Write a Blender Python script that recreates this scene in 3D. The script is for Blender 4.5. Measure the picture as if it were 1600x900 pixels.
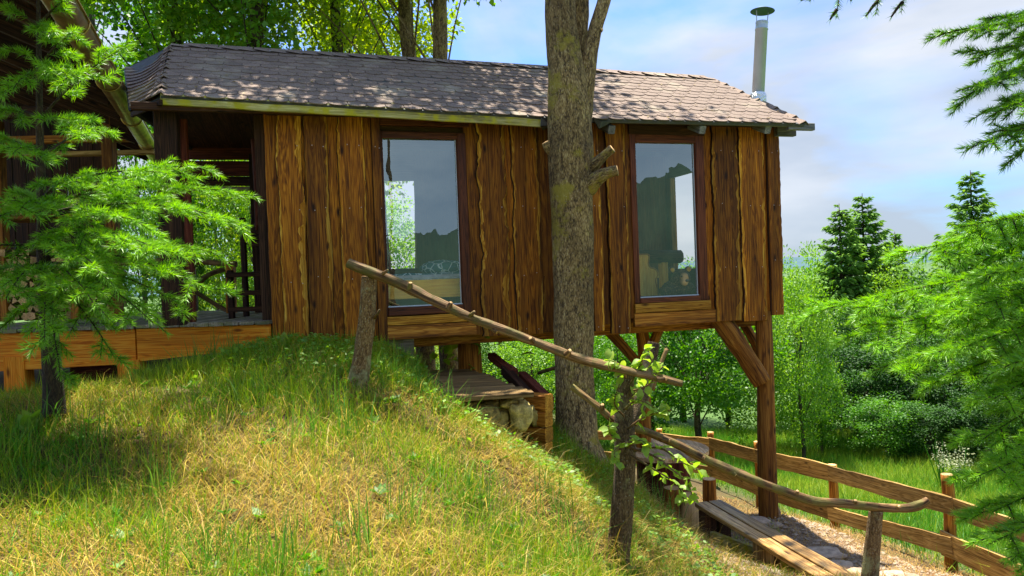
import bpy, math, random
import numpy as np
from mathutils import Vector, Matrix, noise

for o in list(bpy.data.objects): bpy.data.objects.remove(o)
SC = bpy.context.scene
COL = SC.collection
R = math.radians
rng = np.random.default_rng(7)
random.seed(7)

# ------------------------------------------------------------------ camera
F_PX = 1150.0
PITCH = 0.0157
ROLL = R(2.13)
Fv = Vector((0, math.cos(PITCH), -math.sin(PITCH)))
R0 = Vector((1, 0, 0)); U0 = Vector((0, math.sin(PITCH), math.cos(PITCH)))
Rv = R0 * math.cos(ROLL) - U0 * math.sin(ROLL)
Uv = U0 * math.cos(ROLL) + R0 * math.sin(ROLL)
cam = bpy.data.cameras.new('camera')
camo = bpy.data.objects.new('camera', cam); COL.objects.link(camo)
cam.sensor_width = 36.0; cam.lens = 36.0 * F_PX / 1600.0
cam.clip_start = 0.05; cam.clip_end = 6000
M = Matrix((Rv, Uv, -Fv)).transposed().to_4x4()
camo.matrix_world = M
SC.camera = camo

# ------------------------------------------------------------------ light
SUN_EL, SUN_AZ = R(74), R(-6)            # azimuth from +Y towards +X
sd = Vector((math.sin(SUN_AZ) * math.cos(SUN_EL), math.cos(SUN_AZ) * math.cos(SUN_EL), math.sin(SUN_EL)))
sl = bpy.data.lights.new('sun', 'SUN'); sl.energy = 3.3; sl.angle = R(0.5); sl.color = (1.0, 0.93, 0.80)
so = bpy.data.objects.new('sun', sl); COL.objects.link(so)
so.rotation_euler = (-sd).to_track_quat('-Z', 'Y').to_euler(); so.location = sd * 40

W = bpy.data.worlds.new('World'); SC.world = W; W.use_nodes = True
wn, wl = W.node_tree.nodes, W.node_tree.links
wn.clear()
wo = wn.new('ShaderNodeOutputWorld'); bg = wn.new('ShaderNodeBackground'); bg.inputs['Strength'].default_value = 0.10
sky = wn.new('ShaderNodeTexSky'); sky.sky_type = 'NISHITA'; sky.sun_disc = False
sky.sun_elevation = SUN_EL; sky.sun_rotation = SUN_AZ; sky.air_density = 1.0; sky.dust_density = 0.6; sky.ozone_density = 1.6
tc = wn.new('ShaderNodeTexCoord')
mp = wn.new('ShaderNodeMapping'); mp.inputs['Scale'].default_value = (1.0, 1.0, 3.2); mp.inputs['Rotation'].default_value = (0.0, 0.22, 0.3)
mp.inputs['Location'].default_value = (3.1, 2.2, 1.1)
n1 = wn.new('ShaderNodeTexNoise'); n1.inputs['Scale'].default_value = 1.55; n1.inputs['Detail'].default_value = 7; n1.inputs['Roughness'].default_value = 0.52; n1.inputs['Distortion'].default_value = 0.5
n2 = wn.new('ShaderNodeTexNoise'); n2.inputs['Scale'].default_value = 5.0; n2.inputs['Detail'].default_value = 6
ad = wn.new('ShaderNodeMath'); ad.operation = 'MULTIPLY_ADD'; ad.inputs[1].default_value = 0.16
cr = wn.new('ShaderNodeValToRGB'); cr.color_ramp.elements[0].position = 0.44; cr.color_ramp.elements[1].position = 0.68
cr.color_ramp.elements[0].color = (0.06, 0.06, 0.06, 1); cr.color_ramp.elements[1].color = (0.94, 0.94, 0.94, 1)
mx = wn.new('ShaderNodeMixRGB'); mx.inputs['Color2'].default_value = (2.35, 2.70, 3.15, 1)
wl.new(tc.outputs['Generated'], mp.inputs['Vector']); wl.new(mp.outputs[0], n1.inputs['Vector']); wl.new(mp.outputs[0], n2.inputs['Vector'])
wl.new(n2.outputs['Fac'], ad.inputs[0]); wl.new(n1.outputs['Fac'], ad.inputs[2]); 
wl.new(cr.outputs['Color'], mx.inputs['Fac']); 
tn = wn.new('ShaderNodeMixRGB'); tn.blend_type = 'MULTIPLY'; tn.inputs['Fac'].default_value = 1.0; tn.inputs['Color2'].default_value = (0.22, 0.44, 0.78, 1)
wl.new(sky.outputs['Color'], tn.inputs['Color1']); wl.new(tn.outputs['Color'], mx.inputs['Color1'])
# the veil of cloud thickens towards the horizon all round
sx_ = wn.new('ShaderNodeSeparateXYZ'); hz_ = wn.new('ShaderNodeMapRange'); hz_.inputs['From Min'].default_value = 0.0; hz_.inputs['From Max'].default_value = 0.42; hz_.inputs['To Min'].default_value = 0.16; hz_.inputs['To Max'].default_value = -0.02
wl.new(tc.outputs['Generated'], sx_.inputs[0]); wl.new(sx_.outputs['Z'], hz_.inputs['Value']); ad2 = wn.new('ShaderNodeMath'); ad2.operation = 'ADD'; wl.new(ad.outputs[0], ad2.inputs[0]); wl.new(hz_.outputs[0], ad2.inputs[1]); wl.new(ad2.outputs[0], cr.inputs['Fac'])
n3 = wn.new('ShaderNodeTexNoise'); n3.inputs['Scale'].default_value = 2.6; n3.inputs['Detail'].default_value = 5; wl.new(mp.outputs[0], n3.inputs['Vector'])
cc3 = wn.new('ShaderNodeValToRGB'); cc3.color_ramp.elements[0].position = 0.36; cc3.color_ramp.elements[0].color = (1.30, 1.48, 1.72, 1); cc3.color_ramp.elements[1].position = 0.62; cc3.color_ramp.elements[1].color = (2.15, 2.22, 2.30, 1)
wl.new(n3.outputs['Fac'], cc3.inputs['Fac']); wl.new(cc3.outputs['Color'], mx.inputs['Color2'])
wl.new(mx.outputs['Color'], bg.inputs['Color']); wl.new(bg.outputs[0], wo.inputs['Surface'])

vs = SC.view_settings
vs.view_transform = 'Standard'; vs.look = 'None'; vs.gamma = 1.0; vs.exposure = 2.06; vs.use_curve_mapping = False

# ------------------------------------------------------------------ placing helpers
def ray(px, py):
    return Fv + Rv * ((px - 800) / F_PX) + Uv * ((450 - py) / F_PX)
def P(px, py, Y):                          # the point seen at a pixel, Y metres ahead
    d = ray(px, py); return d * (Y / d.y)
def PZ(px, py, z):
    d = ray(px, py); return d * (z / d.z)
WDIR = Vector((math.cos(R(16.6)), math.sin(R(16.6)), 0)); VDIR = Vector((-WDIR.y, WDIR.x, 0))
Q0 = P(600, 350, 7.3)
def PV(px, py, v=0.0):                     # on a plane parallel to the cabin front, v metres behind it
    d = ray(px, py); t = (Q0.dot(VDIR) + v) / d.dot(VDIR); return d * t
CORN = PV(425, 400); CORN = Vector((CORN.x, CORN.y, 0))
def UZ(px, py, v=0.0):
    p = PV(px, py, v); return (p - CORN).dot(WDIR), p.z
def CW(u, v, z):                           # cabin coordinates to world
    return CORN + WDIR * u + VDIR * v + Vector((0, 0, z))

# ------------------------------------------------------------------ materials
def newmat(name):
    m = bpy.data.materials.new(name); m.use_nodes = True
    nt = m.node_tree; b = nt.nodes['Principled BSDF']; b.inputs['Roughness'].default_value = 0.8
    return m, nt, b
def nd(nt, t, **kw):
    n = nt.nodes.new(t)
    for k, v in kw.items():
        if k in n.inputs: n.inputs[k].default_value = v
        else: setattr(n, k, v)
    return n
def ramp(nt, stops):
    n = nt.nodes.new('ShaderNodeValToRGB'); e = n.color_ramp.elements
    while len(e) < len(stops): e.new(0.5)
    for i, (p, c) in enumerate(stops):
        e[i].position = p; e[i].color = (*c, 1) if len(c) == 3 else c
    return n
def coords(nt, scale, attr='gr', rnd=True):
    if attr: a = nd(nt, 'ShaderNodeAttribute', attribute_name=attr); src = a.outputs['Vector']
    else: a = nt.nodes.new('ShaderNodeTexCoord'); src = a.outputs['Object']
    if rnd:
        oi = nt.nodes.new('ShaderNodeObjectInfo'); cx = nt.nodes.new('ShaderNodeCombineXYZ')
        ml = nd(nt, 'ShaderNodeMath', operation='MULTIPLY'); ml.inputs[1].default_value = 37.0
        nt.links.new(oi.outputs['Random'], ml.inputs[0])
        for i in range(3): nt.links.new(ml.outputs[0], cx.inputs[i])
        va = nd(nt, 'ShaderNodeVectorMath', operation='ADD'); nt.links.new(src, va.inputs[0]); nt.links.new(cx.outputs[0], va.inputs[1]); src = va.outputs[0]
    mp = nt.nodes.new('ShaderNodeMapping'); mp.inputs['Scale'].default_value = scale
    nt.links.new(src, mp.inputs['Vector']); return mp.outputs[0], src
def bump(nt, b, h, strength=0.4, dist=0.01):
    bn = nt.nodes.new('ShaderNodeBump'); bn.inputs['Strength'].default_value = strength; bn.inputs['Distance'].default_value = dist
    nt.links.new(h, bn.inputs['Height']); nt.links.new(bn.outputs[0], b.inputs['Normal'])
def mixc(nt, fac, a, c, mode='MIX'):
    m = nt.nodes.new('ShaderNodeMixRGB'); m.blend_type = mode
    for s, i in ((fac, 0), (a, 1), (c, 2)):
        if isinstance(s, (int, float)): m.inputs[i].default_value = s
        elif isinstance(s, tuple): m.inputs[i].default_value = (*s, 1)
        else: nt.links.new(s, m.inputs[i])
    return m.outputs[0]

def wood(name, dark, mid, light, fine=70, rough=0.72, moss=None, var=0.35, knots=True, bumpd=0.006, streak=0.85, zs=1.0):
    m, nt, b = newmat(name); L = nt.links
    v, raw = coords(nt, (fine, fine, zs))
    g = nd(nt, 'ShaderNodeTexNoise', Scale=1.0, Detail=5.0, Roughness=0.65); L.new(v, g.inputs['Vector'])
    v2 = nt.nodes.new('ShaderNodeMapping'); v2.inputs['Scale'].default_value = (13, 13, 0.7); L.new(raw, v2.inputs['Vector'])
    g2 = nd(nt, 'ShaderNodeTexNoise', Scale=1.0, Detail=3.0, Distortion=1.4); L.new(v2.outputs[0], g2.inputs['Vector'])
    # growth rings: sine of the broad noise
    rg = nd(nt, 'ShaderNodeMath', operation='MULTIPLY'); rg.inputs[1].default_value = 52.0; L.new(g2.outputs['Fac'], rg.inputs[0])
    sn = nd(nt, 'ShaderNodeMath', operation='SINE'); L.new(rg.outputs[0], sn.inputs[0])
    s2 = nd(nt, 'ShaderNodeMath', operation='MULTIPLY_ADD'); s2.inputs[1].default_value = 0.10; L.new(sn.outputs[0], s2.inputs[0]); L.new(g.outputs['Fac'], s2.inputs[2])
    c = ramp(nt, [(0.30, dark), (0.5, mid), (0.72, light)]); L.new(s2.outputs[0], c.inputs['Fac'])
    col = c.outputs['Color']
    # long weathering streaks
    v3 = nt.nodes.new('ShaderNodeMapping'); v3.inputs['Scale'].default_value = (7, 7, 0.55); L.new(raw, v3.inputs['Vector'])
    g3 = nd(nt, 'ShaderNodeTexNoise', Scale=1.0, Detail=4.0); L.new(v3.outputs[0], g3.inputs['Vector'])
    st = ramp(nt, [(0.33, (0.45, 0.42, 0.40)), (0.6, (1.15, 1.12, 1.08))]); L.new(g3.outputs['Fac'], st.inputs['Fac'])
    col = mixc(nt, streak, col, st.outputs['Color'], 'MULTIPLY')
    if knots:
        v4 = nt.nodes.new('ShaderNodeMapping'); v4.inputs['Scale'].default_value = (7.5, 7.5, 2.6); L.new(raw, v4.inputs['Vector'])
        vo = nd(nt, 'ShaderNodeTexVoronoi', Scale=1.0); L.new(v4.outputs[0], vo.inputs['Vector'])
        kr = ramp(nt, [(0.06, (1, 1, 1)), (0.17, (0, 0, 0))]); L.new(vo.outputs['Distance'], kr.inputs['Fac'])
        col = mixc(nt, kr.outputs['Color'], col, tuple(x * 0.45 for x in dark))
    if moss:
        nm = nd(nt, 'ShaderNodeTexNoise', Scale=9.0, Detail=5.0); L.new(raw, nm.inputs['Vector'])
        mr = ramp(nt, [(0.46, (0, 0, 0)), (0.62, (1, 1, 1))]); L.new(nm.outputs['Fac'], mr.inputs['Fac'])
        col = mixc(nt, mr.outputs['Color'], col, moss)
    oi = nt.nodes.new('ShaderNodeObjectInfo')
    mr2 = nd(nt, 'ShaderNodeMapRange'); mr2.inputs['To Min'].default_value = 1 - var; mr2.inputs['To Max'].default_value = 1 + var
    L.new(oi.outputs['Random'], mr2.inputs['Value'])
    hs = nt.nodes.new('ShaderNodeHueSaturation'); L.new(mr2.outputs[0], hs.inputs['Value']); L.new(col, hs.inputs['Color'])
    L.new(hs.outputs[0], b.inputs['Base Color']); b.inputs['Roughness'].default_value = rough; b.inputs['Specular IOR Level'].default_value = 0.22
    bump(nt, b, s2.outputs[0], 0.6, bumpd)
    return m

MAT = {}
MAT['board'] = wood('stained_board', (0.060, 0.015, 0.001), (0.225, 0.069, 0.0022), (0.43, 0.170, 0.009), fine=120, rough=0.6, var=0.45, zs=3.2)
MAT['board_edge'] = wood('live_edge', (0.22, 0.075, 0.003), (0.46, 0.20, 0.012), (0.70, 0.42, 0.06), knots=False)
MAT['frame'] = wood('window_frame_wood', (0.04, 0.010, 0.005), (0.12, 0.032, 0.012), (0.20, 0.06, 0.02), knots=False, rough=0.45)
MAT['rail'] = wood('sill_wood', (0.18, 0.065, 0.005), (0.44, 0.20, 0.015), (0.62, 0.34, 0.05))
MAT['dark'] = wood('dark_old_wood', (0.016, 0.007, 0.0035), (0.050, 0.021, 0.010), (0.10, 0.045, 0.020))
MAT['redpanel'] = wood('red_brown_wood', (0.05, 0.010, 0.006), (0.13, 0.028, 0.014), (0.22, 0.06, 0.03))
MAT['fascia'] = wood('orange_beam', (0.55, 0.130, 0.004), (0.88, 0.275, 0.010), (0.93, 0.44, 0.04), var=.08, streak=.35)
MAT['mossboard'] = wood('mossy_fascia', (0.20, 0.18, 0.05), (0.36, 0.34, 0.12), (0.50, 0.48, 0.24), moss=(0.36, 0.33, 0.02), knots=False)
MAT['grey'] = wood('grey_weathered_wood', (0.16, 0.13, 0.09), (0.34, 0.29, 0.20), (0.52, 0.46, 0.36), moss=(0.20, 0.20, 0.08), fine=50)
MAT['platform'] = wood('brown_deck', (0.11, 0.065, 0.022), (0.29, 0.18, 0.06), (0.44, 0.30, 0.13), fine=50, var=.3)
MAT['log'] = wood('debarked_log', (0.10, 0.032, 0.004), (0.31, 0.115, 0.012), (0.52, 0.24, 0.035), fine=34, bumpd=0.012)
MAT['fence'] = wood('fence_board', (0.15, 0.085, 0.022), (0.37, 0.225, 0.06), (0.56, 0.38, 0.14), fine=45)
MAT['bench'] = wood('bench_board', (0.13, 0.065, 0.018), (0.35, 0.20, 0.06), (0.54, 0.37, 0.15), rough=0.42, fine=50)
MAT['branch'] = wood('dry_branch', (0.05, 0.026, 0.010), (0.17, 0.095, 0.038), (0.36, 0.235, 0.11), fine=40, bumpd=0.012, moss=(0.13, 0.11, 0.03))
MAT['cutend'] = wood('cut_wood', (0.36, 0.20, 0.07), (0.58, 0.37, 0.15), (0.74, 0.54, 0.28), knots=False)
MAT['tabletop'] = wood('table_wood', (0.42, 0.24, 0.09), (0.66, 0.44, 0.20), (0.82, 0.62, 0.36), fine=40)
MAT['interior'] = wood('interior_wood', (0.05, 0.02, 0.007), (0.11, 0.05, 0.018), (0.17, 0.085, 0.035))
MAT['honey'] = wood('honey_wood', (0.72, 0.36, 0.03), (0.86, 0.50, 0.05), (0.92, 0.62, 0.10), knots=False, rough=0.35)

def bark(name, c0, c1, c2, lichen=None, scale=1.0, lich_thr=0.60):
    m, nt, b = newmat(name); L = nt.links
    v, raw = coords(nt, (40 * scale, 40 * scale, 13 * scale))
    g = nd(nt, 'ShaderNodeTexNoise', Scale=1.0, Detail=8.0, Roughness=0.7, Distortion=0.6); L.new(v, g.inputs['Vector'])
    vo = nd(nt, 'ShaderNodeTexVoronoi', Scale=1.6); vo.feature = 'DISTANCE_TO_EDGE'; L.new(v, vo.inputs['Vector'])
    mm = nd(nt, 'ShaderNodeMath', operation='MULTIPLY_ADD'); mm.inputs[1].default_value = 0.5; L.new(vo.outputs['Distance'], mm.inputs[0]); L.new(g.outputs['Fac'], mm.inputs[2])
    c = ramp(nt, [(0.44, c0), (0.60, c1), (0.80, c2)]); L.new(mm.outputs[0], c.inputs['Fac']); col = c.outputs['Color']
    big = nd(nt, 'ShaderNodeTexNoise', Scale=3.0, Detail=4.0); L.new(raw, big.inputs['Vector'])
    br = ramp(nt, [(0.35, (0.6, 0.58, 0.55)), (0.65, (1.2, 1.2, 1.15))]); L.new(big.outputs['Fac'], br.inputs['Fac'])
    col = mixc(nt, 0.9, col, br.outputs['Color'], 'MULTIPLY')
    if lichen:
        n3 = nd(nt, 'ShaderNodeTexNoise', Scale=3.4, Detail=9.0, Roughness=0.72); L.new(raw, n3.inputs['Vector'])
        lr = ramp(nt, [(lich_thr - 0.02, (0, 0, 0)), (lich_thr + 0.06, (0.8, 0.8, 0.8))]); L.new(n3.outputs['Fac'], lr.inputs['Fac'])
        col = mixc(nt, lr.outputs['Color'], col, lichen)
        n4 = nd(nt, 'ShaderNodeTexVoronoi', Scale=42.0); L.new(raw, n4.inputs['Vector'])
        l4 = ramp(nt, [(0.10, (0.8, 0.8, 0.8)), (0.2, (0, 0, 0))]); L.new(n4.outputs['Distance'], l4.inputs['Fac'])
        l5 = mixc(nt, 1.0, l4.outputs['Color'], big.outputs['Fac'], 'MULTIPLY')
        col = mixc(nt, l5, col, (0.60, 0.60, 0.48))
    L.new(col, b.inputs['Base Color']); b.inputs['Roughness'].default_value = 0.9
    bump(nt, b, mm.outputs[0], 1.0, 0.035)
    return m
MAT['bark'] = bark('tree_bark', (0.065, 0.040, 0.015), (0.32, 0.215, 0.080), (0.60, 0.47, 0.22), lichen=(0.36, 0.30, 0.030), lich_thr=0.56)
MAT['bark2'] = bark('grey_bark', (0.035, 0.025, 0.015), (0.11, 0.085, 0.055), (0.21, 0.17, 0.12), scale=0.8)
MAT['lichenbark'] = bark('lichen_bark', (0.09, 0.045, 0.016), (0.28, 0.17, 0.065), (0.46, 0.35, 0.18), lichen=(0.46, 0.46, 0.22), scale=1.9, lich_thr=0.56)
MAT['sproutbark'] = bark('dark_lichen_bark', (0.045, 0.026, 0.010), (0.16, 0.10, 0.04), (0.30, 0.22, 0.11), lichen=(0.30, 0.29, 0.12), scale=1.7, lich_thr=0.58)
MAT['firbark'] = bark('fir_bark', (0.03, 0.018, 0.008), (0.075, 0.048, 0.020), (0.13, 0.10, 0.045), scale=1.5)

def leafmat(name, c0, c1, trans=0.45, rough=0.5, tc=None):
    m, nt, b = newmat(name); L = nt.links
    a = nd(nt, 'ShaderNodeAttribute', attribute_name='tint')
    col = mixc(nt, a.outputs['Fac'], c0, c1)
    L.new(col, b.inputs['Base Color']); b.inputs['Roughness'].default_value = rough
    t = nt.nodes.new('ShaderNodeBsdfTranslucent')
    hs = nd(nt, 'ShaderNodeHueSaturation', Saturation=1.1, Value=1.45); hs.inputs['Hue'].default_value = 0.488; L.new(col, hs.inputs['Color']); L.new(hs.outputs[0], t.inputs['Color'])
    ms = nd(nt, 'ShaderNodeMixShader'); ms.inputs[0].default_value = trans
    L.new(b.outputs[0], ms.inputs[1]); L.new(t.outputs[0], ms.inputs[2]); L.new(ms.outputs[0], nt.nodes['Material Output'].inputs['Surface'])
    return m
MAT['leaf'] = leafmat('leaf_green', (0.030, 0.135, 0.008), (0.13, 0.34, 0.020))
MAT['leaf_light'] = leafmat('leaf_light', (0.09, 0.26, 0.018), (0.25, 0.44, 0.05))
MAT['leaf_yellow'] = leafmat('leaf_yellow', (0.18, 0.32, 0.018), (0.42, 0.54, 0.04))
MAT['leaf_shaded'] = leafmat('leaf_shaded', (0.011, 0.055, 0.006), (0.045, 0.15, 0.012), trans=0.3, rough=.7)  # shade of the right-hand wood edge put into the leaf colour
MAT['needle'] = leafmat('needle_green', (0.028, 0.15, 0.010), (0.23, 0.50, 0.030), trans=0.35, rough=0.45)
MAT['needle_far'] = leafmat('needle_far', (0.04, 0.16, 0.020), (0.20, 0.38, 0.05), trans=0.3, rough=.9)
MAT['sprout'] = leafmat('sprout_leaf', (0.16, 0.34, 0.03), (0.34, 0.46, 0.07), trans=0.5)
MAT['flower'] = leafmat('pale_flower', (0.55, 0.55, 0.36), (0.75, 0.75, 0.60), trans=0.3)
MAT['dryseed'] = leafmat('grey_dry_leaf', (0.30, 0.34, 0.16), (0.48, 0.50, 0.34), trans=0.3)

def grassmat(name):
    m, nt, b = newmat(name); L = nt.links
    a = nd(nt, 'ShaderNodeAttribute', attribute_name='col')
    L.new(a.outputs['Color'], b.inputs['Base Color']); b.inputs['Roughness'].default_value = 0.55
    t = nt.nodes.new('ShaderNodeBsdfTranslucent'); L.new(a.outputs['Color'], t.inputs['Color'])
    ms = nd(nt, 'ShaderNodeMixShader'); ms.inputs[0].default_value = 0.4
    L.new(b.outputs[0], ms.inputs[1]); L.new(t.outputs[0], ms.inputs[2]); L.new(ms.outputs[0], nt.nodes['Material Output'].inputs['Surface'])
    return m
MAT['grass'] = grassmat('grass_blade')

def simple(name, c, rough=0.6, metal=0.0, nscale=None, namt=0.3, bd=0.0, var=0.0):
    m, nt, b = newmat(name); b.inputs['Roughness'].default_value = rough; b.inputs['Metallic'].default_value = metal
    col = None
    if nscale:
        v, raw = coords(nt, (nscale,) * 3, attr=None)
        g = nd(nt, 'ShaderNodeTexNoise', Scale=1.0, Detail=6.0, Roughness=0.65); nt.links.new(v, g.inputs['Vector'])
        r = ramp(nt, [(0.3, tuple(x * (1 - namt) for x in c)), (0.7, tuple(min(1, x * (1 + namt)) for x in c))]); nt.links.new(g.outputs['Fac'], r.inputs['Fac'])
        col = r.outputs['Color']
        if bd: bump(nt, b, g.outputs['Fac'], 0.6, bd)
    if var and col:
        oi = nt.nodes.new('ShaderNodeObjectInfo'); mr2 = nd(nt, 'ShaderNodeMapRange'); mr2.inputs['To Min'].default_value = 1 - var; mr2.inputs['To Max'].default_value = 1 + var
        nt.links.new(oi.outputs['Random'], mr2.inputs['Value']); hs = nt.nodes.new('ShaderNodeHueSaturation'); nt.links.new(mr2.outputs[0], hs.inputs['Value']); nt.links.new(col, hs.inputs['Color']); col = hs.outputs[0]
    if col: nt.links.new(col, b.inputs['Base Color'])
    else: b.inputs['Base Color'].default_value = (*c, 1)
    return m
def shingle_mat():
    m, nt, b = newmat('bitumen_shingle'); L = nt.links
    v, raw = coords(nt, (90,) * 3, attr=None)
    g = nd(nt, 'ShaderNodeTexNoise', Scale=1.0, Detail=3.0, Roughness=0.8); L.new(v, g.inputs['Vector'])
    r = ramp(nt, [(0.3, (0.115, 0.076, 0.056)), (0.55, (0.235, 0.172, 0.135)), (0.8, (0.39, 0.315, 0.265))]); L.new(g.outputs['Fac'], r.inputs['Fac'])
    vw = nt.nodes.new('ShaderNodeNewGeometry')
    n2 = nd(nt, 'ShaderNodeTexNoise', Scale=2.2, Detail=5.0); L.new(vw.outputs['Position'], n2.inputs['Vector'])
    r2 = ramp(nt, [(0.56, (0, 0, 0)), (0.72, (0.5, 0.5, 0.5))]); L.new(n2.outputs['Fac'], r2.inputs['Fac'])
    col = mixc(nt, r2.outputs['Color'], r.outputs['Color'], (0.42, 0.37, 0.26))
    oi = nt.nodes.new('ShaderNodeObjectInfo'); mr2 = nd(nt, 'ShaderNodeMapRange'); mr2.inputs['To Min'].default_value = 0.82; mr2.inputs['To Max'].default_value = 1.18
    L.new(oi.outputs['Random'], mr2.inputs['Value']); hs = nt.nodes.new('ShaderNodeHueSaturation'); L.new(mr2.outputs[0], hs.inputs['Value']); L.new(col, hs.inputs['Color'])
    L.new(hs.outputs[0], b.inputs['Base Color']); b.inputs['Roughness'].default_value = 0.9
    bump(nt, b, g.outputs['Fac'], 0.5, 0.004)
    return m
MAT['shingle'] = shingle_mat()
MAT['stone'] = simple('field_stone', (0.52, 0.40, 0.12), 0.9, nscale=16, namt=0.7, bd=0.05, var=0.4)
MAT['palestone'] = simple('pale_stone', (0.36, 0.27, 0.18), 0.9, nscale=14, namt=0.4, bd=0.01, var=0.25)
MAT['zinc'] = simple('zinc_gutter', (0.50, 0.36, 0.12), 0.30, 0.85, nscale=6, namt=0.45)
MAT['steel'] = simple('stainless_pipe', (0.46, 0.56, 0.68), 0.35, 0.15, nscale=3, namt=0.12)  # blue sky reflection put into the base colour, barely metallic
MAT['foil'] = simple('crumpled_foil', (0.75, 0.80, 0.80), 0.18, 1.0, nscale=40, namt=0.2, bd=0.03)
MAT['membrane'] = simple('dark_membrane', (0.05, 0.055, 0.06), 0.6, nscale=14, namt=0.4, bd=0.01)
MAT['capmetal'] = simple('dark_cap', (0.06, 0.12, 0.17), 0.4, 0.6, nscale=5, namt=0.3)
MAT['bluewood'] = wood('grey_painted_rafter', (0.10, 0.11, 0.11), (0.20, 0.21, 0.21), (0.32, 0.33, 0.33), knots=False)
MAT['nail'] = simple('nail_head', (0.55, 0.52, 0.48), 0.4, 0.8)
MAT['flash'] = simple('window_spacer', (0.55, 0.60, 0.66), 0.4, 0.3)
MAT['mattress'] = simple('mattress', (0.5, 0.5, 0.48), 0.8, nscale=20)
MAT['black'] = simple('black_gloss', (0.01, 0.008, 0.006), 0.25)

def glass():
    m, nt, b = newmat('window_glass'); L = nt.links
    nt.nodes.remove(b)
    tr = nd(nt, 'ShaderNodeBsdfTransparent'); tr.inputs['Color'].default_value = (1, 1, 1, 1)
    gl = nd(nt, 'ShaderNodeBsdfGlossy'); gl.inputs['Roughness'].default_value = 0.0; gl.inputs['Color'].default_value = (0.72, 0.92, 1, 1)
    fr = nd(nt, 'ShaderNodeFresnel'); fr.inputs['IOR'].default_value = 3.2
    gm = nt.nodes.new('ShaderNodeNewGeometry'); iv = nd(nt, 'ShaderNodeMath', operation='SUBTRACT'); iv.inputs[0].default_value = 1.0; L.new(gm.outputs['Backfacing'], iv.inputs[1]); ml_ = nd(nt, 'ShaderNodeMath', operation='MULTIPLY'); L.new(iv.outputs[0], ml_.inputs[0]); L.new(fr.outputs[0], ml_.inputs[1])
    wv = nd(nt, 'ShaderNodeTexNoise', Scale=2.2, Detail=2.0); L.new(gm.outputs['Position'], wv.inputs['Vector']); wb = nt.nodes.new('ShaderNodeBump'); wb.inputs['Strength'].default_value = 0.25; wb.inputs['Distance'].default_value = 0.010; L.new(wv.outputs['Fac'], wb.inputs['Height']); L.new(wb.outputs[0], gl.inputs['Normal'])
    ms = nt.nodes.new('ShaderNodeMixShader'); L.new(ml_.outputs[0], ms.inputs[0]); L.new(tr.outputs[0], ms.inputs[1]); L.new(gl.outputs[0], ms.inputs[2])
    L.new(ms.outputs[0], nt.nodes['Material Output'].inputs['Surface'])
    return m
MAT['glass'] = glass()

def blanket():
    m, nt, b = newmat('leaf_pattern_blanket'); L = nt.links
    v, raw = coords(nt, (11, 11, 11), attr=None, rnd=False)
    vo = nd(nt, 'ShaderNodeTexVoronoi', Scale=1.0); vo.feature = 'DISTANCE_TO_EDGE'; L.new(v, vo.inputs['Vector'])
    r = ramp(nt, [(0.03, (0.85, 0.95, 0.90)), (0.06, (0.03, 0.16, 0.20))]); L.new(vo.outputs['Distance'], r.inputs['Fac']); L.new(r.outputs['Color'], b.inputs['Base Color'])
    return m
MAT['blanket'] = blanket()

def groundmat():
    m, nt, b = newmat('ground_soil'); L = nt.links
    g = nt.nodes.new('ShaderNodeNewGeometry')
    n = nd(nt, 'ShaderNodeTexNoise', Scale=2.3, Detail=8.0, Roughness=0.65); L.new(g.outputs['Position'], n.inputs['Vector'])
    n2 = nd(nt, 'ShaderNodeTexNoise', Scale=38.0, Detail=6.0, Roughness=0.7); L.new(g.outputs['Position'], n2.inputs['Vector'])
    c = ramp(nt, [(0.36, (0.05, 0.035, 0.012)), (0.52, (0.11, 0.075, 0.025)), (0.66, (0.06, 0.085, 0.012))]); L.new(n.outputs['Fac'], c.inputs['Fac'])
    c2 = ramp(nt, [(0.3, (0.5, 0.5, 0.5)), (0.7, (1.4, 1.35, 1.2))]); L.new(n2.outputs['Fac'], c2.inputs['Fac'])
    base = mixc(nt, 1.0, c.outputs['Color'], c2.outputs['Color'], 'MULTIPLY')
    a = nd(nt, 'ShaderNodeAttribute', attribute_name='zone')      # x gravel, y meadow
    sx = nt.nodes.new('ShaderNodeSeparateColor'); L.new(a.outputs['Color'], sx.inputs[0])
    gv = ramp(nt, [(0.35, (0.12, 0.075, 0.035)), (0.55, (0.24, 0.16, 0.085)), (0.7, (0.42, 0.32, 0.21))]); L.new(n2.outputs['Fac'], gv.inputs['Fac'])
    base = mixc(nt, sx.outputs[0], base, gv.outputs['Color'])
    md = ramp(nt, [(0.35, (0.035, 0.09, 0.010)), (0.65, (0.085, 0.16, 0.022))]); L.new(n2.outputs['Fac'], md.inputs['Fac'])
    base = mixc(nt, sx.outputs[1], base, md.outputs['Color'])
    L.new(base, b.inputs['Base Color']); b.inputs['Roughness'].default_value = 0.95
    bump(nt, b, n2.outputs['Fac'], 0.8, 0.03)
    return m
MAT['ground'] = groundmat()
def hillmat(name, a, c, scale):
    m, nt, b = newmat(name); L = nt.links
    g = nt.nodes.new('ShaderNodeNewGeometry')
    n = nd(nt, 'ShaderNodeTexNoise', Scale=scale, Detail=6.0, Roughness=0.7); L.new(g.outputs['Position'], n.inputs['Vector'])
    r = ramp(nt, [(0.35, a), (0.65, c)]); L.new(n.outputs['Fac'], r.inputs['Fac']); L.new(r.outputs['Color'], b.inputs['Base Color']); b.inputs['Roughness'].default_value = 1
    return m
MAT['hill'] = hillmat('wooded_hill', (0.008, 0.020, 0.012), (0.024, 0.045, 0.024), 0.05)
MAT['farhill'] = hillmat('far_wood_hazed', (0.03, 0.075, 0.10), (0.05, 0.11, 0.13), 0.02)  # bluish air haze mixed into the forest colour, no haze volume
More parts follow.
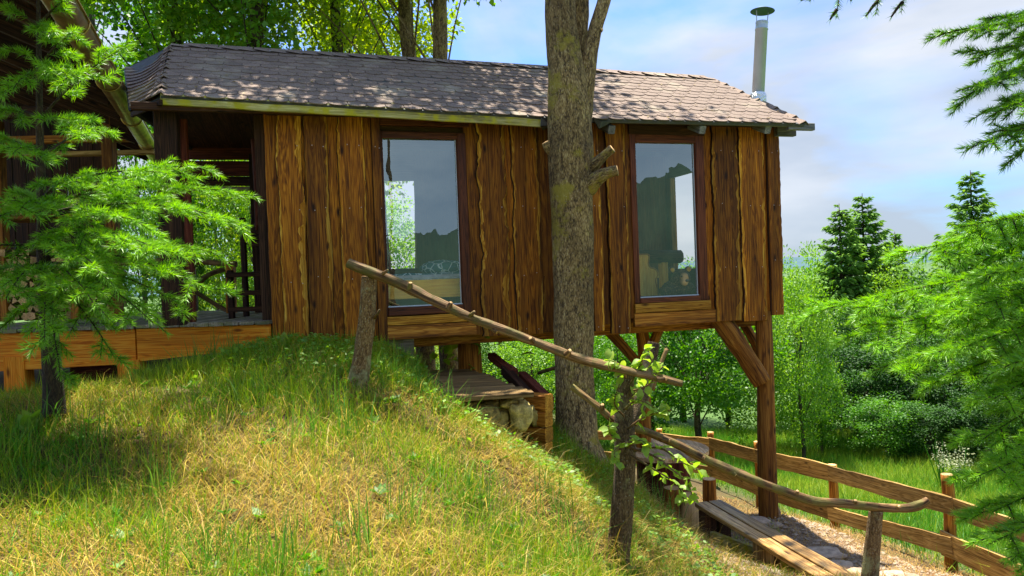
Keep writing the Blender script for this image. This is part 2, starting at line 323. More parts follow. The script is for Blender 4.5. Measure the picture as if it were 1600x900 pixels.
MAT['farfield'] = hillmat('far_field', (0.045, 0.10, 0.035), (0.085, 0.15, 0.05), 0.02)

# ------------------------------------------------------------------ mesh collector
class MB:
    def __init__(s): s.v = []; s.g = []; s.f = []; s.m = []
    def add(s, vs, gs, fs, mi=0):
        o = len(s.v); s.v += [tuple(p) for p in vs]; s.g += [tuple(p) for p in gs]
        for i, f in enumerate(fs): s.f.append(tuple(o + k for k in f)); s.m.append(mi[i] if isinstance(mi, (list, tuple)) else mi)
        return s
    def box(s, c, ax, h, b=0.004, mi=0):
        """chamfered box: centre, three axes (Vectors), half sizes; grain runs along the longest axis"""
        c = Vector(c); hs = h; b = min(b, min(hs) * 0.4)
        la = max(range(3), key=lambda i: hs[i]); order = [i for i in range(3) if i != la] + [la]
        vs, gs, idx = [], [], {}
        for sx in (-1, 1):
            for sy in (-1, 1):
                for sz in (-1, 1):
                    for k in range(3):
                        l = [sx * (hs[0] - b), sy * (hs[1] - b), sz * (hs[2] - b)]
                        l[k] = (sx, sy, sz)[k] * hs[k]
                        idx[(sx, sy, sz, k)] = len(vs); vs.append(c + ax[0] * l[0] + ax[1] * l[1] + ax[2] * l[2]); gs.append([l[i] for i in order])
        fs = []
        for k in range(3):
            o1, o2 = (k + 1) % 3, (k + 2) % 3
            for sg in (-1, 1):
                q = []
                for a, d in ((-1, -1), (1, -1), (1, 1), (-1, 1)):
                    t = [0, 0, 0]; t[k] = sg; t[o1] = a; t[o2] = d; q.append(idx[(*t, k)])
                fs.append(q if sg > 0 else q[::-1])
        for k in range(3):                       # edges along axis k
            o1, o2 = (k + 1) % 3, (k + 2) % 3
            for a in (-1, 1):
                for d in (-1, 1):
                    t0 = [0, 0, 0]; t0[o1] = a; t0[o2] = d; t1 = list(t0); t0[k] = -1; t1[k] = 1
                    q = [idx[(*t0, o1)], idx[(*t1, o1)], idx[(*t1, o2)], idx[(*t0, o2)]]
                    fs.append(q if a * d < 0 else q[::-1])
        for sx in (-1, 1):
            for sy in (-1, 1):
                for sz in (-1, 1):
                    q = [idx[(sx, sy, sz, 0)], idx[(sx, sy, sz, 1)], idx[(sx, sy, sz, 2)]]
                    fs.append(q if sx * sy * sz > 0 else q[::-1])
        s.add(vs, gs, fs, mi); return s
    def beam(s, p0, p1, w, h, up=(0, 0, 1), n=1, jit=0.0, b=0.005, mi=0, end_mi=None, bow=0.0):
        """sawn timber from p0 to p1: w across, h along 'up'; n segments with uneven edges"""
        p0, p1 = Vector(p0), Vector(p1); d = (p1 - p0); L = d.length; d = d / L
        up = Vector(up); sd_ = d.cross(up).normalized(); up = sd_.cross(d).normalized()
        b = min(b, 0.4 * min(w, h)); a, c = w / 2, h / 2
        sec = [(-a + b, -c), (a - b, -c), (a, -c + b), (a, c - b), (a - b, c), (-a + b, c), (-a, c - b), (-a, -c + b)]
        vs, gs, fs, mi_ = [], [], [], []
        ph = random.random() * 50
        for i in range(n + 1):
            t = i / n; q = p0 + d * (L * t) + up * (bow * 4 * t * (1 - t))
            jl = [jit * noise.noise((ph + k * 3.1, t * L * 3.0, k * 7.7)) * 1.6 for k in range(4)]
            for k, (x, y) in enumerate(sec):
                xx = x + (jl[0] if x > 0 else jl[1]); yy = y + (jl[2] if y > 0 else jl[3])
                vs.append(q + sd_ * xx + up * yy); gs.append((xx, yy, t * L))
        for i in range(n):
            for k in range(8):
                k2 = (k + 1) % 8; fs.append((i * 8 + k, i * 8 + k2, i * 8 + 8 + k2, i * 8 + 8 + k)); mi_.append(mi)
        e = mi if end_mi is None else end_mi
        fs.append(tuple(range(7, -1, -1))); mi_.append(e); fs.append(tuple(n * 8 + k for k in range(8))); mi_.append(e)
        s.add(vs, gs, fs, mi_); return s
    def tube(s, path, rad, sides=10, jit=0.0, mi=0, cap=None, sub=1, freq=6.0, fl=None):
        path = [Vector(p) for p in path]
        if sub > 1:
            np_, nr = [], []
            n = len(path)
            for i in range(n - 1):
                a = path[max(i - 1, 0)]; b_ = path[i]; c = path[i + 1]; d = path[min(i + 2, n - 1)]
                for k in range(sub):
                    t = k / sub
                    np_.append(0.5 * ((2 * b_) + (c - a) * t + (2 * a - 5 * b_ + 4 * c - d) * t * t + (3 * b_ - a - 3 * c + d) * t ** 3)); nr.append(rad[i] * (1 - t) + rad[i + 1] * t)
            np_.append(path[-1]); nr.append(rad[-1]); path, rad = np_, nr
        vs, gs, fs, mi_ = [], [], [], []
        t0 = (path[1] - path[0]).normalized(); ref = Vector((1, 0, 0)) if abs(t0.x) < 0.8 else Vector((0, 1, 0))
        nx = (ref - t0 * ref.dot(t0)).normalized(); L = 0; ph = random.random() * 90
        for i, p in enumerate(path):
            t = (path[min(i + 1, len(path) - 1)] - path[max(i - 1, 0)]).normalized()
            nx = (nx - t * nx.dot(t)).normalized(); ny = t.cross(nx)
            if i: L += (p - path[i - 1]).length
            for k in range(sides):
                a = 2 * math.pi * k / sides; r = rad[i]
                q = nx * math.cos(a) + ny * math.sin(a)
                if jit: r *= 1 + jit * (noise.noise((q * 1.3 + Vector((ph, 0, L * freq * 0.35)))) + 0.6 * noise.noise((q * 4.0 + Vector((ph, 5, L * freq)))))
                if fl: r *= fl(a, L)
                vs.append(p + q * r); gs.append((math.cos(a) * rad[i], math.sin(a) * rad[i], L))
        n = len(path)
        for i in range(n - 1):
            for k in range(sides):
                k2 = (k + 1) % sides; fs.append((i * sides + k, i * sides + k2, (i + 1) * sides + k2, (i + 1) * sides + k)); mi_.append(mi)
        ce = mi if cap is None else cap
        fs.append(tuple(range(sides - 1, -1, -1))); mi_.append(ce); fs.append(tuple((n - 1) * sides + k for k in range(sides))); mi_.append(ce)
        s.add(vs, gs, fs, mi_); return s
    def lathe(s, c, prof, sides=24, ax=None, mi=0):
        ax = Vector((0, 0, 1)) if ax is None else Vector(ax).normalized()
        ref = Vector((1, 0, 0)) if abs(ax.x) < 0.8 else Vector((0, 1, 0)); nx = (ref - ax * ref.dot(ax)).normalized(); ny = ax.cross(nx); c = Vector(c)
        vs, gs, fs = [], [], []
        for r, z in prof:
            for k in range(sides):
                a = 2 * math.pi * k / sides; vs.append(c + ax * z + (nx * math.cos(a) + ny * math.sin(a)) * r); gs.append((math.cos(a) * r, math.sin(a) * r, z))
        for i in range(len(prof) - 1):
            for k in range(sides):
                k2 = (k + 1) % sides; fs.append((i * sides + k, i * sides + k2, (i + 1) * sides + k2, (i + 1) * sides + k))
        if prof[0][0] > 1e-5: fs.append(tuple(range(sides - 1, -1, -1)))
        if prof[-1][0] > 1e-5: fs.append(tuple((len(prof) - 1) * sides + k for k in range(sides)))
        s.add(vs, gs, fs, mi); return s
    def ell(s, c, r, seg=16, rings=10, mi=0, f=None):
        c = Vector(c); vs, gs, fs = [], [], []
        for i in range(rings + 1):
            th = math.pi * i / rings
            for k in range(seg):
                a = 2 * math.pi * k / seg; d = Vector((math.sin(th) * math.cos(a), math.sin(th) * math.sin(a), math.cos(th)))
                q = Vector((d.x * r[0], d.y * r[1], d.z * r[2]))
                if f: q = q * f(d)
                vs.append(c + q); gs.append(tuple(q))
        for i in range(rings):
            for k in range(seg):
                k2 = (k + 1) % seg; fs.append((i * seg + k, (i + 1) * seg + k, (i + 1) * seg + k2, i * seg + k2))
        s.add(vs, gs, fs, mi); return s
    def prism(s, pts, off, mi=0, side_mi=None, gr=None):
        """closed polygon pts (Vectors) extruded by vector off"""
        n = len(pts); off = Vector(off); vs = [Vector(p) for p in pts] + [Vector(p) + off for p in pts]
        gs = [tuple(p) for p in vs] if gr is None else [gr(p) for p in vs]
        nrm = Vector((0, 0, 0))
        for i in range(n): nrm += vs[i].cross(vs[(i + 1) % n])
        flip = nrm.dot(off) > 0
        fs = [tuple(range(n)), tuple(range(2 * n - 1, n - 1, -1))]; sm = mi if side_mi is None else side_mi; ms = [mi, mi]
        for i in range(n):
            j = (i + 1) % n; fs.append((i, n + i, n + j, j)); ms.append(sm)
        if flip: fs = [f[::-1] for f in fs]
        s.add(vs, gs, fs, ms); return s

WM = {}
def tag(o, label=None, cat=None, group=None, kind=None):
    if label: o['label'] = label
    if cat: o['category'] = cat
    if group: o['group'] = group
    if kind: o['kind'] = kind
    return o
def thing(name, label, cat, loc=(0, 0, 0), rotz=0.0, group=None):
    o = bpy.data.objects.new(name, None); COL.objects.link(o); o.location = loc; o.rotation_euler = (0, 0, rotz); o.empty_display_size = 0.2
    WM[o.name] = Matrix.Translation(Vector(loc)) @ Matrix.Rotation(rotz, 4, 'Z')
    return tag(o, label, cat, group)
def link(name, me, parent=None, mw=None):
    o = bpy.data.objects.new(name, me); COL.objects.link(o)
    pm = WM[parent.name] if parent else Matrix.Identity(4)
    if parent: o.parent = parent
    if mw is None: mw = pm
    loc = pm.inverted() @ mw
    o.matrix_local = loc; WM[o.name] = mw
    return o
def mesh(name, mb, mats, smooth=False, inv=None):
    me = bpy.data.meshes.new(name)
    vs = [tuple(inv @ Vector(p)) for p in mb.v] if inv is not None else mb.v
    me.from_pydata(vs, [], mb.f)
    for k in (mats if isinstance(mats, (list, tuple)) else [mats]): me.materials.append(MAT[k])
    me.polygons.foreach_set('material_index', mb.m)
    if smooth: me.polygons.foreach_set('use_smooth', [True] * len(mb.f))
    a = me.attributes.new('gr', 'FLOAT_VECTOR', 'POINT'); a.data.foreach_set('vector', np.array(mb.g, dtype=np.float32).ravel())
    me.update(); return me
def obj(name, mb, mats, parent=None, smooth=False):
    """mesh collected in world coordinates -> one object (child of parent)"""
    inv = WM[parent.name].inverted() if parent else None
    return link(name, mesh(name, mb, mats, smooth, inv), parent)
def solo(name, mb, mats, base, label, cat, group=None, smooth=False):
    """a top-level thing that is one mesh with its origin at base"""
    m = Matrix.Translation(Vector(base)); o = link(name, mesh(name, mb, mats, smooth, m.inverted()), None, m)
    return tag(o, label, cat, group)
def copy_tree(o, parent=None):
    c = o.copy(); COL.objects.link(c)
    if parent: c.parent = parent
    for ch in list(o.children): copy_tree(ch, c)
    return c

def fastmesh(name, verts, quads=None, tris=None, mats=('leaf',), mi=None, attrs=None, smooth=False):
    me = bpy.data.meshes.new(name)
    verts = np.asarray(verts, np.float32); nq = 0 if quads is None else len(quads); nt_ = 0 if tris is None else len(tris)
    me.vertices.add(len(verts)); me.vertices.foreach_set('co', verts.ravel())
    lp = []
    if nq: lp.append(np.asarray(quads, np.int32).ravel())
    if nt_: lp.append(np.asarray(tris, np.int32).ravel())
    lp = np.concatenate(lp); me.loops.add(len(lp)); me.loops.foreach_set('vertex_index', lp)
    me.polygons.add(nq + nt_)
    tot = np.concatenate([np.full(nq, 4, np.int32), np.full(nt_, 3, np.int32)]); st = np.concatenate([[0], np.cumsum(tot)[:-1]]).astype(np.int32)
    me.polygons.foreach_set('loop_start', st)
    try: me.polygons.foreach_set('loop_total', tot)
    except Exception: pass
    for k in mats: me.materials.append(MAT[k])
    if mi is not None: me.polygons.foreach_set('material_index', np.asarray(mi, np.int32))
    if smooth: me.polygons.foreach_set('use_smooth', np.ones(nq + nt_, bool))
    for k, (typ, arr) in (attrs or {}).items():
        a = me.attributes.new(k, typ, 'POINT'); a.data.foreach_set({'FLOAT': 'value', 'FLOAT_VECTOR': 'vector', 'FLOAT_COLOR': 'color'}[typ], np.asarray(arr, np.float32).ravel())
    me.update(calc_edges=True); me.validate()
    return me

def unit(a): return a / np.maximum(np.linalg.norm(a, axis=1, keepdims=True), 1e-9)
def leaf_quads(pts, axis, nrm, ln, wd, fold=0.15):
    """a rhombic leaf per point: along axis, facing nrm"""
    n = len(pts); axis = unit(axis); side = unit(np.cross(nrm, axis)); up = np.cross(axis, side)
    ln = np.broadcast_to(ln, (n,))[:, None]; wd = np.broadcast_to(wd, (n,))[:, None]
    v = np.empty((n, 4, 3)); v[:, 0] = pts; v[:, 1] = pts + axis * ln * 0.45 + side * wd * 0.5 + up * wd * fold
    v[:, 2] = pts + axis * ln; v[:, 3] = pts + axis * ln * 0.45 - side * wd * 0.5 + up * wd * fold
    return v.reshape(-1, 3), np.arange(n * 4).reshape(n, 4)

# ================================================================== GROUND
_ctl = [(0, 900, 3.0), (400, 900, 3.1), (800, 900, 3.5), (950, 885, 4.6), (1100, 900, 5.6), (1190, 885, 7.0), (1200, 806, 8.4), (1100, 835, 8.0),
        (1300, 832, 9.3), (1362, 907, 5.6), (1480, 892, 7.2), (1110, 760, 12.5), (1350, 692, 19), (1550, 755, 14), (1250, 682, 22), (900, 694, 7.2),
        (760, 682, 6.35), (835, 704, 6.6), (640, 592, 6.5), (560, 602, 5.6), (430, 545, 6.7), (600, 548, 7.0), (520, 545, 6.9), (700, 642, 5.6), (800, 702, 5.6),
        (200, 622, 6.6), (0, 642, 6.0), (85, 628, 5.2), (200, 760, 4.0), (600, 760, 4.2), (1040, 797, 9.2), (880, 800, 4.7), (960, 740, 7.6), (0, 760, 4.0), (400, 640, 5.2)]
ctl = [tuple(P(*c)) for c in _ctl]
ctl += [(0, 0, -1.5), (-3, 0, -1.2), (3, 1, -2.3), (6, 4, -2.95), (-7, 5, -0.9), (-7, 10, -0.95), (-3.5, 9, -0.95), (-3, 13, -1.3), (0.5, 12, -2.9), (0.0, 9.2, -1.65), (1.6, 9.6, -2.9),
        (-1.2, 8.3, -1.35), (-1.0, 9.5, -1.7), (-2.2, 9.2, -1.3), (-0.5, 8.0, -1.4), (2, -4, -3.2), (-4, -5, -1.2), (8, 8, -3.2), (6, 24, -5.3), (-2, 22, -3.2), (-10, 16, -1.2), (12, 14, -4.5), (12, 22, -5.2), (14, 0, -4.2), (2, 18, -4.4), (-12, 0, -0.8)]
ctl = np.array(ctl)
def _phi(r2): return r2 * np.log(r2 + 1e-9) * 0.5
_A = ctl[:, None, :2] - ctl[None, :, :2]; _K = _phi((_A ** 2).sum(-1)) + np.eye(len(ctl)) * 0.04
_Pm = np.hstack([np.ones((len(ctl), 1)), ctl[:, :2]])
_S = np.block([[_K, _Pm], [_Pm.T, np.zeros((3, 3))]]); _w = np.linalg.solve(_S, np.concatenate([ctl[:, 2], np.zeros(3)]))
def gz_arr(x, y):
    x = np.asarray(x, float); y = np.asarray(y, float); sh = x.shape; x = x.ravel(); y = y.ravel()
    z = np.empty(len(x))
    for i in range(0, len(x), 20000):
        xx, yy = x[i:i + 20000], y[i:i + 20000]
        r2 = (xx[:, None] - ctl[None, :, 0]) ** 2 + (yy[:, None] - ctl[None, :, 1]) ** 2
        z[i:i + 20000] = _phi(r2) @ _w[:-3] + _w[-3] + _w[-2] * xx + _w[-1] * yy
    r = np.hypot(x, y - 6); t = np.clip((r - 15) / 14, 0, 1); t = t * t * (3 - 2 * t)
    far = -4.8 - 0.10 * np.clip(x * 0.7 + (y - 15) * 0.4, -30, 160)
    return (z * (1 - t) + far * t).reshape(sh)
def gz(x, y): return float(gz_arr(np.array([x]), np.array([y]))[0])

def grid_sheet(xs, ys, zfun):
    X, Y = np.meshgrid(xs, ys); Z = zfun(X, Y); v = np.stack([X, Y, Z], -1).reshape(-1, 3)
    nx, ny = len(xs), len(ys); i = np.arange(nx * ny).reshape(ny, nx)
    q = np.stack([i[:-1, :-1], i[:-1, 1:], i[1:, 1:], i[1:, :-1]], -1).reshape(-1, 4)
    return v, q
def gravel_zone(x, y):
    d = np.minimum(np.hypot((x - 2.5) / 1.3, (y - 7.3) / 2.2), np.hypot((x - 3.0) / 1.2, (y - 6.0) / 1.3))
    d = np.minimum(d, np.hypot((x - 2.0) / 1.8, (y - 9.3) / 1.3))
    return np.clip((1.15 - d) / 0.35, 0, 1)
def meadow_zone(x, y):
    fx = np.interp(y, [5.8, 7.2, 9.6, 11.3, 13.0, 14.0, 60], [4.5, 4.25, 4.15, 3.75, 3.4, 2.6, -6])
    return np.clip((x - fx) / 0.8 + 0.3, 0, 1) * (y > 4)
xs = np.concatenate([-np.geomspace(2600, 12, 26), np.linspace(-11, 15, 131), np.geomspace(16, 2600, 26)])
ys = np.concatenate([-np.geomspace(2600, 9, 22), np.linspace(-8, 26, 150), np.geomspace(27, 2600, 30)])
gv, gq = grid_sheet(xs, ys, lambda X, Y: gz_arr(X, Y) + 0.03 * np.sin(X * 2.7 + 1.3 * np.sin(Y * 1.9)) * np.cos(Y * 2.3) * (np.hypot(X, Y - 6) < 15))
zone = np.stack([gravel_zone(gv[:, 0], gv[:, 1]) * 0.95, meadow_zone(gv[:, 0], gv[:, 1]), gv[:, 0] * 0, gv[:, 0] * 0 + 1], -1)
zone[:, 1] = np.maximum(zone[:, 1], np.clip((np.hypot(gv[:, 0], gv[:, 1] - 6) - 14) / 6, 0, 1))
g_o = link('ground', fastmesh('ground', gv, gq, None, ('ground',), attrs={'zone': ('FLOAT_COLOR', zone)}, smooth=True)); tag(g_o, kind='structure')

def ridge(name, mat, az0, az1, dist, depth, hfun, n=90):
    a = np.linspace(az0, az1, n); rr = np.linspace(0, 1, 9)
    A, T = np.meshgrid(a, rr); D = dist + depth * T; H = hfun(A) * np.sin(T * math.pi / 2) ** 1.2 - 22 * (1 - T)
    v = np.stack([np.sin(A) * D, np.cos(A) * D, H], -1).reshape(-1, 3); i = np.arange(n * 9).reshape(9, n)
    q = np.stack([i[:-1, :-1], i[:-1, 1:], i[1:, 1:], i[1:, :-1]], -1).reshape(-1, 4)
    tag(link(name, fastmesh(name, v, q, None, (mat,), smooth=True)), kind='structure')
ridge('far_hills', 'farhill', R(-70), R(100), 900, 500, lambda a: 19 + 8 * np.sin(a * 9 + 1) + 5 * np.sin(a * 23) + 1.2 * np.sin(a * 140))
ridge('far_field', 'farfield', R(5), R(60), 560, 330, lambda a: 1 + 4 * np.sin(a * 7 + 2.0))
ridge('wooded_hill', 'hill', R(100), R(196), 50, 50, lambda a: 100 * np.tan(np.radians(np.clip(3.4 + (154 - np.degrees(a)) * .21, 1.6, 8.5))) + .5 * np.sin(a * 31) + .22 * np.sin(a * 170) + .18 * np.sin(a * 411), 300)
ridge('valley_hills', 'hill', R(150), R(270), 500, 260, lambda a: 2 + 8 * np.sin(a * 8) + 1.5 * np.sin(a * 90))

# ================================================================== CABIN
cabin = thing('treehouse_cabin', 'brown board-clad treehouse cabin on log posts with two tall windows', 'cabin', tuple(CORN), R(16.6))
UR = UZ(1214, 350)[0]                       # right end of the front wall
FLOOR = -0.50; DEEP = 2.5
Wd, Vd, Zd = WDIR, VDIR, Vector((0, 0, 1))
def cbox(mb, u0, u1, v0, v1, z0, z1, b=0.004, mi=0):
    return mb.box(CW((u0 + u1) / 2, (v0 + v1) / 2, (z0 + z1) / 2), (Wd, Vd, Zd), ((u1 - u0) / 2, (v1 - v0) / 2, (z1 - z0) / 2), b, mi)

nails = MB()
def wall_board(pl, pr, yb, proud, sl=0, sr=0, wav=0.006, ztop=1.74):
    ul, ur = UZ(pl, 350)[0], UZ(pr, 350)[0]; zb = UZ((pl + pr) / 2, yb)[1]
    k = (ur - ul) / (pr - pl); sl *= k; sr *= k
    n = 64; front = -(0.020 + 0.046 * proud); back = 0.0 if proud == 0 else -0.020
    ph = random.random() * 100
    mb = MB(); vs, gs, fs, ms = [], [], [], []
    for i in range(n + 1):
        t = i / n; z = zb + (ztop - zb) * t
        def w(o, a): return a * (noise.noise((ph + o, z * 2.1, 0)) * 1.3 + 0.8 * noise.noise((ph + o, z * 6.5, 3)) + 0.6 * noise.noise((ph + o, z * 17, 3)) + 0.4 * noise.noise((ph + o, z * 40, 3)))
        wl = ul + w(0, wav * (1.5 if sl else .7)); wr = ur + w(9, wav * (1.5 if sr else .7))
        def rag(o): return max(0.05, .55 + 1.1 * noise.noise((ph, z * 2.6, o)) + .7 * noise.noise((ph, z * 9, o)) + .4 * noise.noise((ph, z * 25, o)))
        bl, br = wl + .005, wr - .005
        il = bl + max(0.002, sl * rag(8)); ir = br - max(0.002, sr * rag(12))
        st = 0.012 if proud else 0.004
        cup = 0.003 * noise.noise((ph, z * 3, 30))
        for u, v in ((wl, back), (wl, front + st + .008), (bl, front + st), (il, front + cup), (ir, front - cup), (br, front + st), (wr, front + st + .008), (wr, back)):
            vs.append(CW(u, v, z)); gs.append((u - ul, v, z))
    for i in range(n):
        for j, m in ((0, 2), (1, 2), (2, 1 if sl else 0), (3, 0), (4, 1 if sr else 0), (5, 2), (6, 2)):  # bark-dark sides and outer bands also paint in the shadow gaps between boards
            a = i * 8 + j; fs.append((a, a + 1, a + 9, a + 8)); ms.append(m)
    fs.append(tuple(range(7, -1, -1))); ms.append(0); fs.append(tuple(n * 8 + j for j in range(8))); ms.append(0)
    mb.add(vs, gs, [f[::-1] for f in fs], ms)
    obj('wall_board', mb, ['board', 'board_edge', 'dark'], cabin)
    if proud:
        for z in (zb + 0.06, zb + 0.62, 0.72, 1.32):
            for u in (ul + 0.35 * (ur - ul) + random.uniform(-.01, .01), ur - 0.2 * (ur - ul)):
                if random.random() < 0.8: nails.lathe(CW(u, front + 0.001, z + random.uniform(-.02, .02)), [(0.0055, 0), (0.004, 0.003), (0, 0.0035)], 6, -Vd)
for b in [(418, 443, 546, 0, 0, 3), (437, 477, 542, 1, 4, 14, .010), (473, 486, 534, 0), (479, 517, 533, 1, 2, 6, .007), (512, 536, 535, 0, 0, 2), (531, 573, 538, 1, 4, 5, .010), (568, 588, 536, 0), (584, 599, 532, 1),
          (728, 754, 523, 0, 0, 3), (748, 791, 524, 1, 6, 9, .020), (784, 807, 523, 0, 3, 0), (800, 841, 522, 1, 4, 5, .010), (836, 850, 520, 0, 0, 4), (845, 872, 519, 0), (868, 900, 520, 1, 3, 3), (894, 926, 519, 0),
          (920, 937, 517, 1, 0, 3), (932, 953, 507, 0), (947, 978, 520, 1, 3, 3, .007), (973, 988, 498, 0, 3, 0),
          (1100, 1118, 490, 0, 0, 3), (1111, 1151, 501, 1, 4, 8, .012), (1146, 1161, 492, 0), (1154, 1191, 501, 1, 3, 6, .010), (1185, 1202, 493, 0, 3, 0), (1197, 1217, 492, 1, 0, 3)]:
    wall_board(*b)
tag(obj('nails', nails, 'nail', cabin), kind='stuff')

# windows: frame members, pane, rails below
def window(glass_px, outer_px, y_glass, y_outer, px_ref):
    g0, g1 = UZ(glass_px[0], 350)[0], UZ(glass_px[1], 350)[0]; o0, o1 = UZ(outer_px[0], 350)[0], UZ(outer_px[1], 350)[0]
    zt, zb = UZ(px_ref, y_glass[0])[1], UZ(px_ref, y_glass[1])[1]; ot, ob = UZ(px_ref, y_outer[0])[1], UZ(px_ref, y_outer[1])[1]
    f = MB()
    cbox(f, o0, g0, -0.035, 0.06, ob, ot); cbox(f, g1, o1, -0.035, 0.06, ob, ot)
    cbox(f, g0, g1, -0.033, 0.06, zt, ot); cbox(f, g0, g1, -0.045, 0.06, ob, zb)
    # inner sash, set back
    s_ = 0.022
    cbox(f, g1 - 0.012, g1 + 0.01, -0.012, 0.03, zb, zt); cbox(f, g0 - 0.008, g0 + 0.010, -0.012, 0.03, zb, zt)
    fo = obj('window_frame', f, 'frame', cabin)
    p = MB(); cbox(p, g0, g1, 0.006, 0.014, zb, zt, 0.001); obj('pane', p, 'glass', fo)
    s = MB(); cbox(s, g0, g1, -0.016, 0.004, zb, zb + 0.012, 0.002); cbox(s, g1 - 0.018, g1 - 0.012, -0.01, 0.004, zb + 0.012, zt, 0.001)
    obj('glazing_strip', s, 'flash', fo)
    return g0, g1, zb, zt
w1 = window((601, 718), (593, 731), (217, 481), (206, 494), 600)
w2 = window((995, 1088), (986, 1101), (223, 466), (209, 474), 995)
def rail(pl, pr, y0, y1, ref, proud, m):
    u0, u1 = UZ(pl, 350)[0], UZ(pr, 350)[0]; za, zb_ = UZ(ref, y0)[1], UZ(ref, y1)[1]
    mb = MB(); mb.beam(CW(u0, -proud / 2, (za + zb_) / 2), CW(u1, -proud / 2, (za + zb_) / 2), proud, za - zb_, n=10, jit=0.003); obj('sill_rail', mb, m, cabin)
rail(596, 731, 495.5, 509, 600, .050, 'rail'); rail(594, 736, 510, 531, 600, .060, 'log')
rail(985, 1103, 474.5, 489, 990, .055, 'rail'); rail(984, 1116, 490, 511, 990, .045, 'log')
h = MB(); h.beam(CW(UZ(590, 350)[0], -0.02, 1.62), CW(UZ(737, 350)[0], -0.02, 1.62), 0.05, 0.17, n=6); obj('window_header', h, 'frame', cabin)
h = MB(); h.beam(CW(UZ(985, 350)[0], -0.02, 1.60), CW(UZ(1102, 350)[0], -0.02, 1.60), 0.05, 0.20, n=6); obj('window_header', h, 'dark', cabin)
# shell
shell = MB()
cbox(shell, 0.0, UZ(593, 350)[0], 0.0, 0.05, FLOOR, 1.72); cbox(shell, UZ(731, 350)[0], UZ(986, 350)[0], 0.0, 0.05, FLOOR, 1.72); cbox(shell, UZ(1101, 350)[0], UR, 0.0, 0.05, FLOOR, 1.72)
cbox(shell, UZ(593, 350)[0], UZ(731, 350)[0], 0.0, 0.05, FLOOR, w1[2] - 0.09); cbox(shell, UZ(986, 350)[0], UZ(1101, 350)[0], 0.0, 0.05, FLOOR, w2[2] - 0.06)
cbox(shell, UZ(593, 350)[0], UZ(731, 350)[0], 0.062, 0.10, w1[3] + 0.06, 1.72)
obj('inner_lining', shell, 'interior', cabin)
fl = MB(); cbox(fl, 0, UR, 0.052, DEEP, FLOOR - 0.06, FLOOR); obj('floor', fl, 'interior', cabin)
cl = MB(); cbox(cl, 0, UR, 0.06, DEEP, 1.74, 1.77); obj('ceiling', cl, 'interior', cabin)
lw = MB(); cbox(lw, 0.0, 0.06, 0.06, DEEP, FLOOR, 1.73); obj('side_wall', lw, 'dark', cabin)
bw = MB()
a0, a1 = UZ(545, 350, DEEP)[0], UZ(649, 350, DEEP)[0]; zt_, zb_ = UZ(620, 283, DEEP)[1], UZ(620, 420, DEEP)[1]
cbox(bw, 0.06, a0, DEEP - 0.05, DEEP, FLOOR, 1.73); a2, a3 = UZ(765, 350, DEEP)[0], UZ(960, 350, DEEP)[0]; cbox(bw, a1, a2, DEEP - 0.05, DEEP, FLOOR, 1.73); cbox(bw, a3, UR, DEEP - 0.05, DEEP, FLOOR, 1.73); cbox(bw, a2, a3, DEEP - 0.05, DEEP, 1.5, 1.73); cbox(bw, a2, a3, DEEP - 0.05, DEEP, FLOOR, 0); cbox(bw, a0, a1, DEEP - 0.05, DEEP, zt_, 1.73); cbox(bw, a0, a1, DEEP - 0.05, DEEP, FLOOR, zb_)  # middle opening, out of view, added to brighten the interior
obj('back_wall', bw, 'interior', cabin)
rw = MB(); rz0, rz1, rv0, rv1 = 0.02, 1.36, 0.22, DEEP - 0.10  # side window opening widened towards the front to let in more daylight
cbox(rw, UR - 0.06, UR, 0.055, rv0, FLOOR, 1.73); cbox(rw, UR - 0.06, UR, rv1, DEEP - 0.055, FLOOR, 1.73); cbox(rw, UR - 0.06, UR, rv0, rv1, rz1, 1.73); cbox(rw, UR - 0.06, UR, rv0, rv1, FLOOR, rz0)
obj('side_wall', rw, 'interior', cabin)
fr_ = MB(); cbox(fr_, UR - 0.08, UR + 0.01, rv1 - 0.06, rv1 + 0.03, rz0, rz1); cbox(fr_, UR - 0.08, UR + 0.01, rv0 - 0.03, rv0 + 0.06, rz0, rz1); obj('window_frame', fr_, 'log', cabin)

# roof -------------------------------------------------------------
def RV(px, py, v): return PV(px, py, v)
OV = -0.36
E0, E1, E2 = RV(251, 149, OV), RV(890, 185, OV), RV(1258, 193, OV)
T0, T1, T2 = RV(268, 71, 1.15), RV(890, 109, 1.15), RV(1111, 123, 1.15)
L0, L1 = P(206, 171, 6.95), P(198, 106, 7.95)
roof = obj('roof', MB(), 'membrane', cabin)
bpy.data.objects.remove(roof)
deckm = MB()
def slab(mb, quad, th=0.03, mi=0):
    q = [Vector(p) for p in quad]; n = (q[1] - q[0]).cross(q[-1] - q[0]).normalized()
    if n.z < 0: n = -n
    mb.prism([p - n * 0.004 for p in q], -n * th, mi)
slab(deckm, [E0, E1, T1, T0]); slab(deckm, [E1 + Wd * .003, E2, T2, T1 + Wd * .003])
slab(deckm, [L0 + Vector((0, 0, -.02)), E0 + Vector((0, 0, -.02)), T0 + Vector((0, 0, -.15)), L1 + Vector((0, 0, -.15))])
BE0, BE2 = E0 + Vd * (1.51 * 2), E2 + Vd * (1.51 * 2)
BE0.z = E0.z; BE2.z = E2.z
slab(deckm, [BE2, BE0, T0, T2]); slab(deckm, [E2, BE2, T2]); slab(deckm, [L0, L1, T0, BE0])
roof = obj('roof', deckm, 'membrane', cabin)
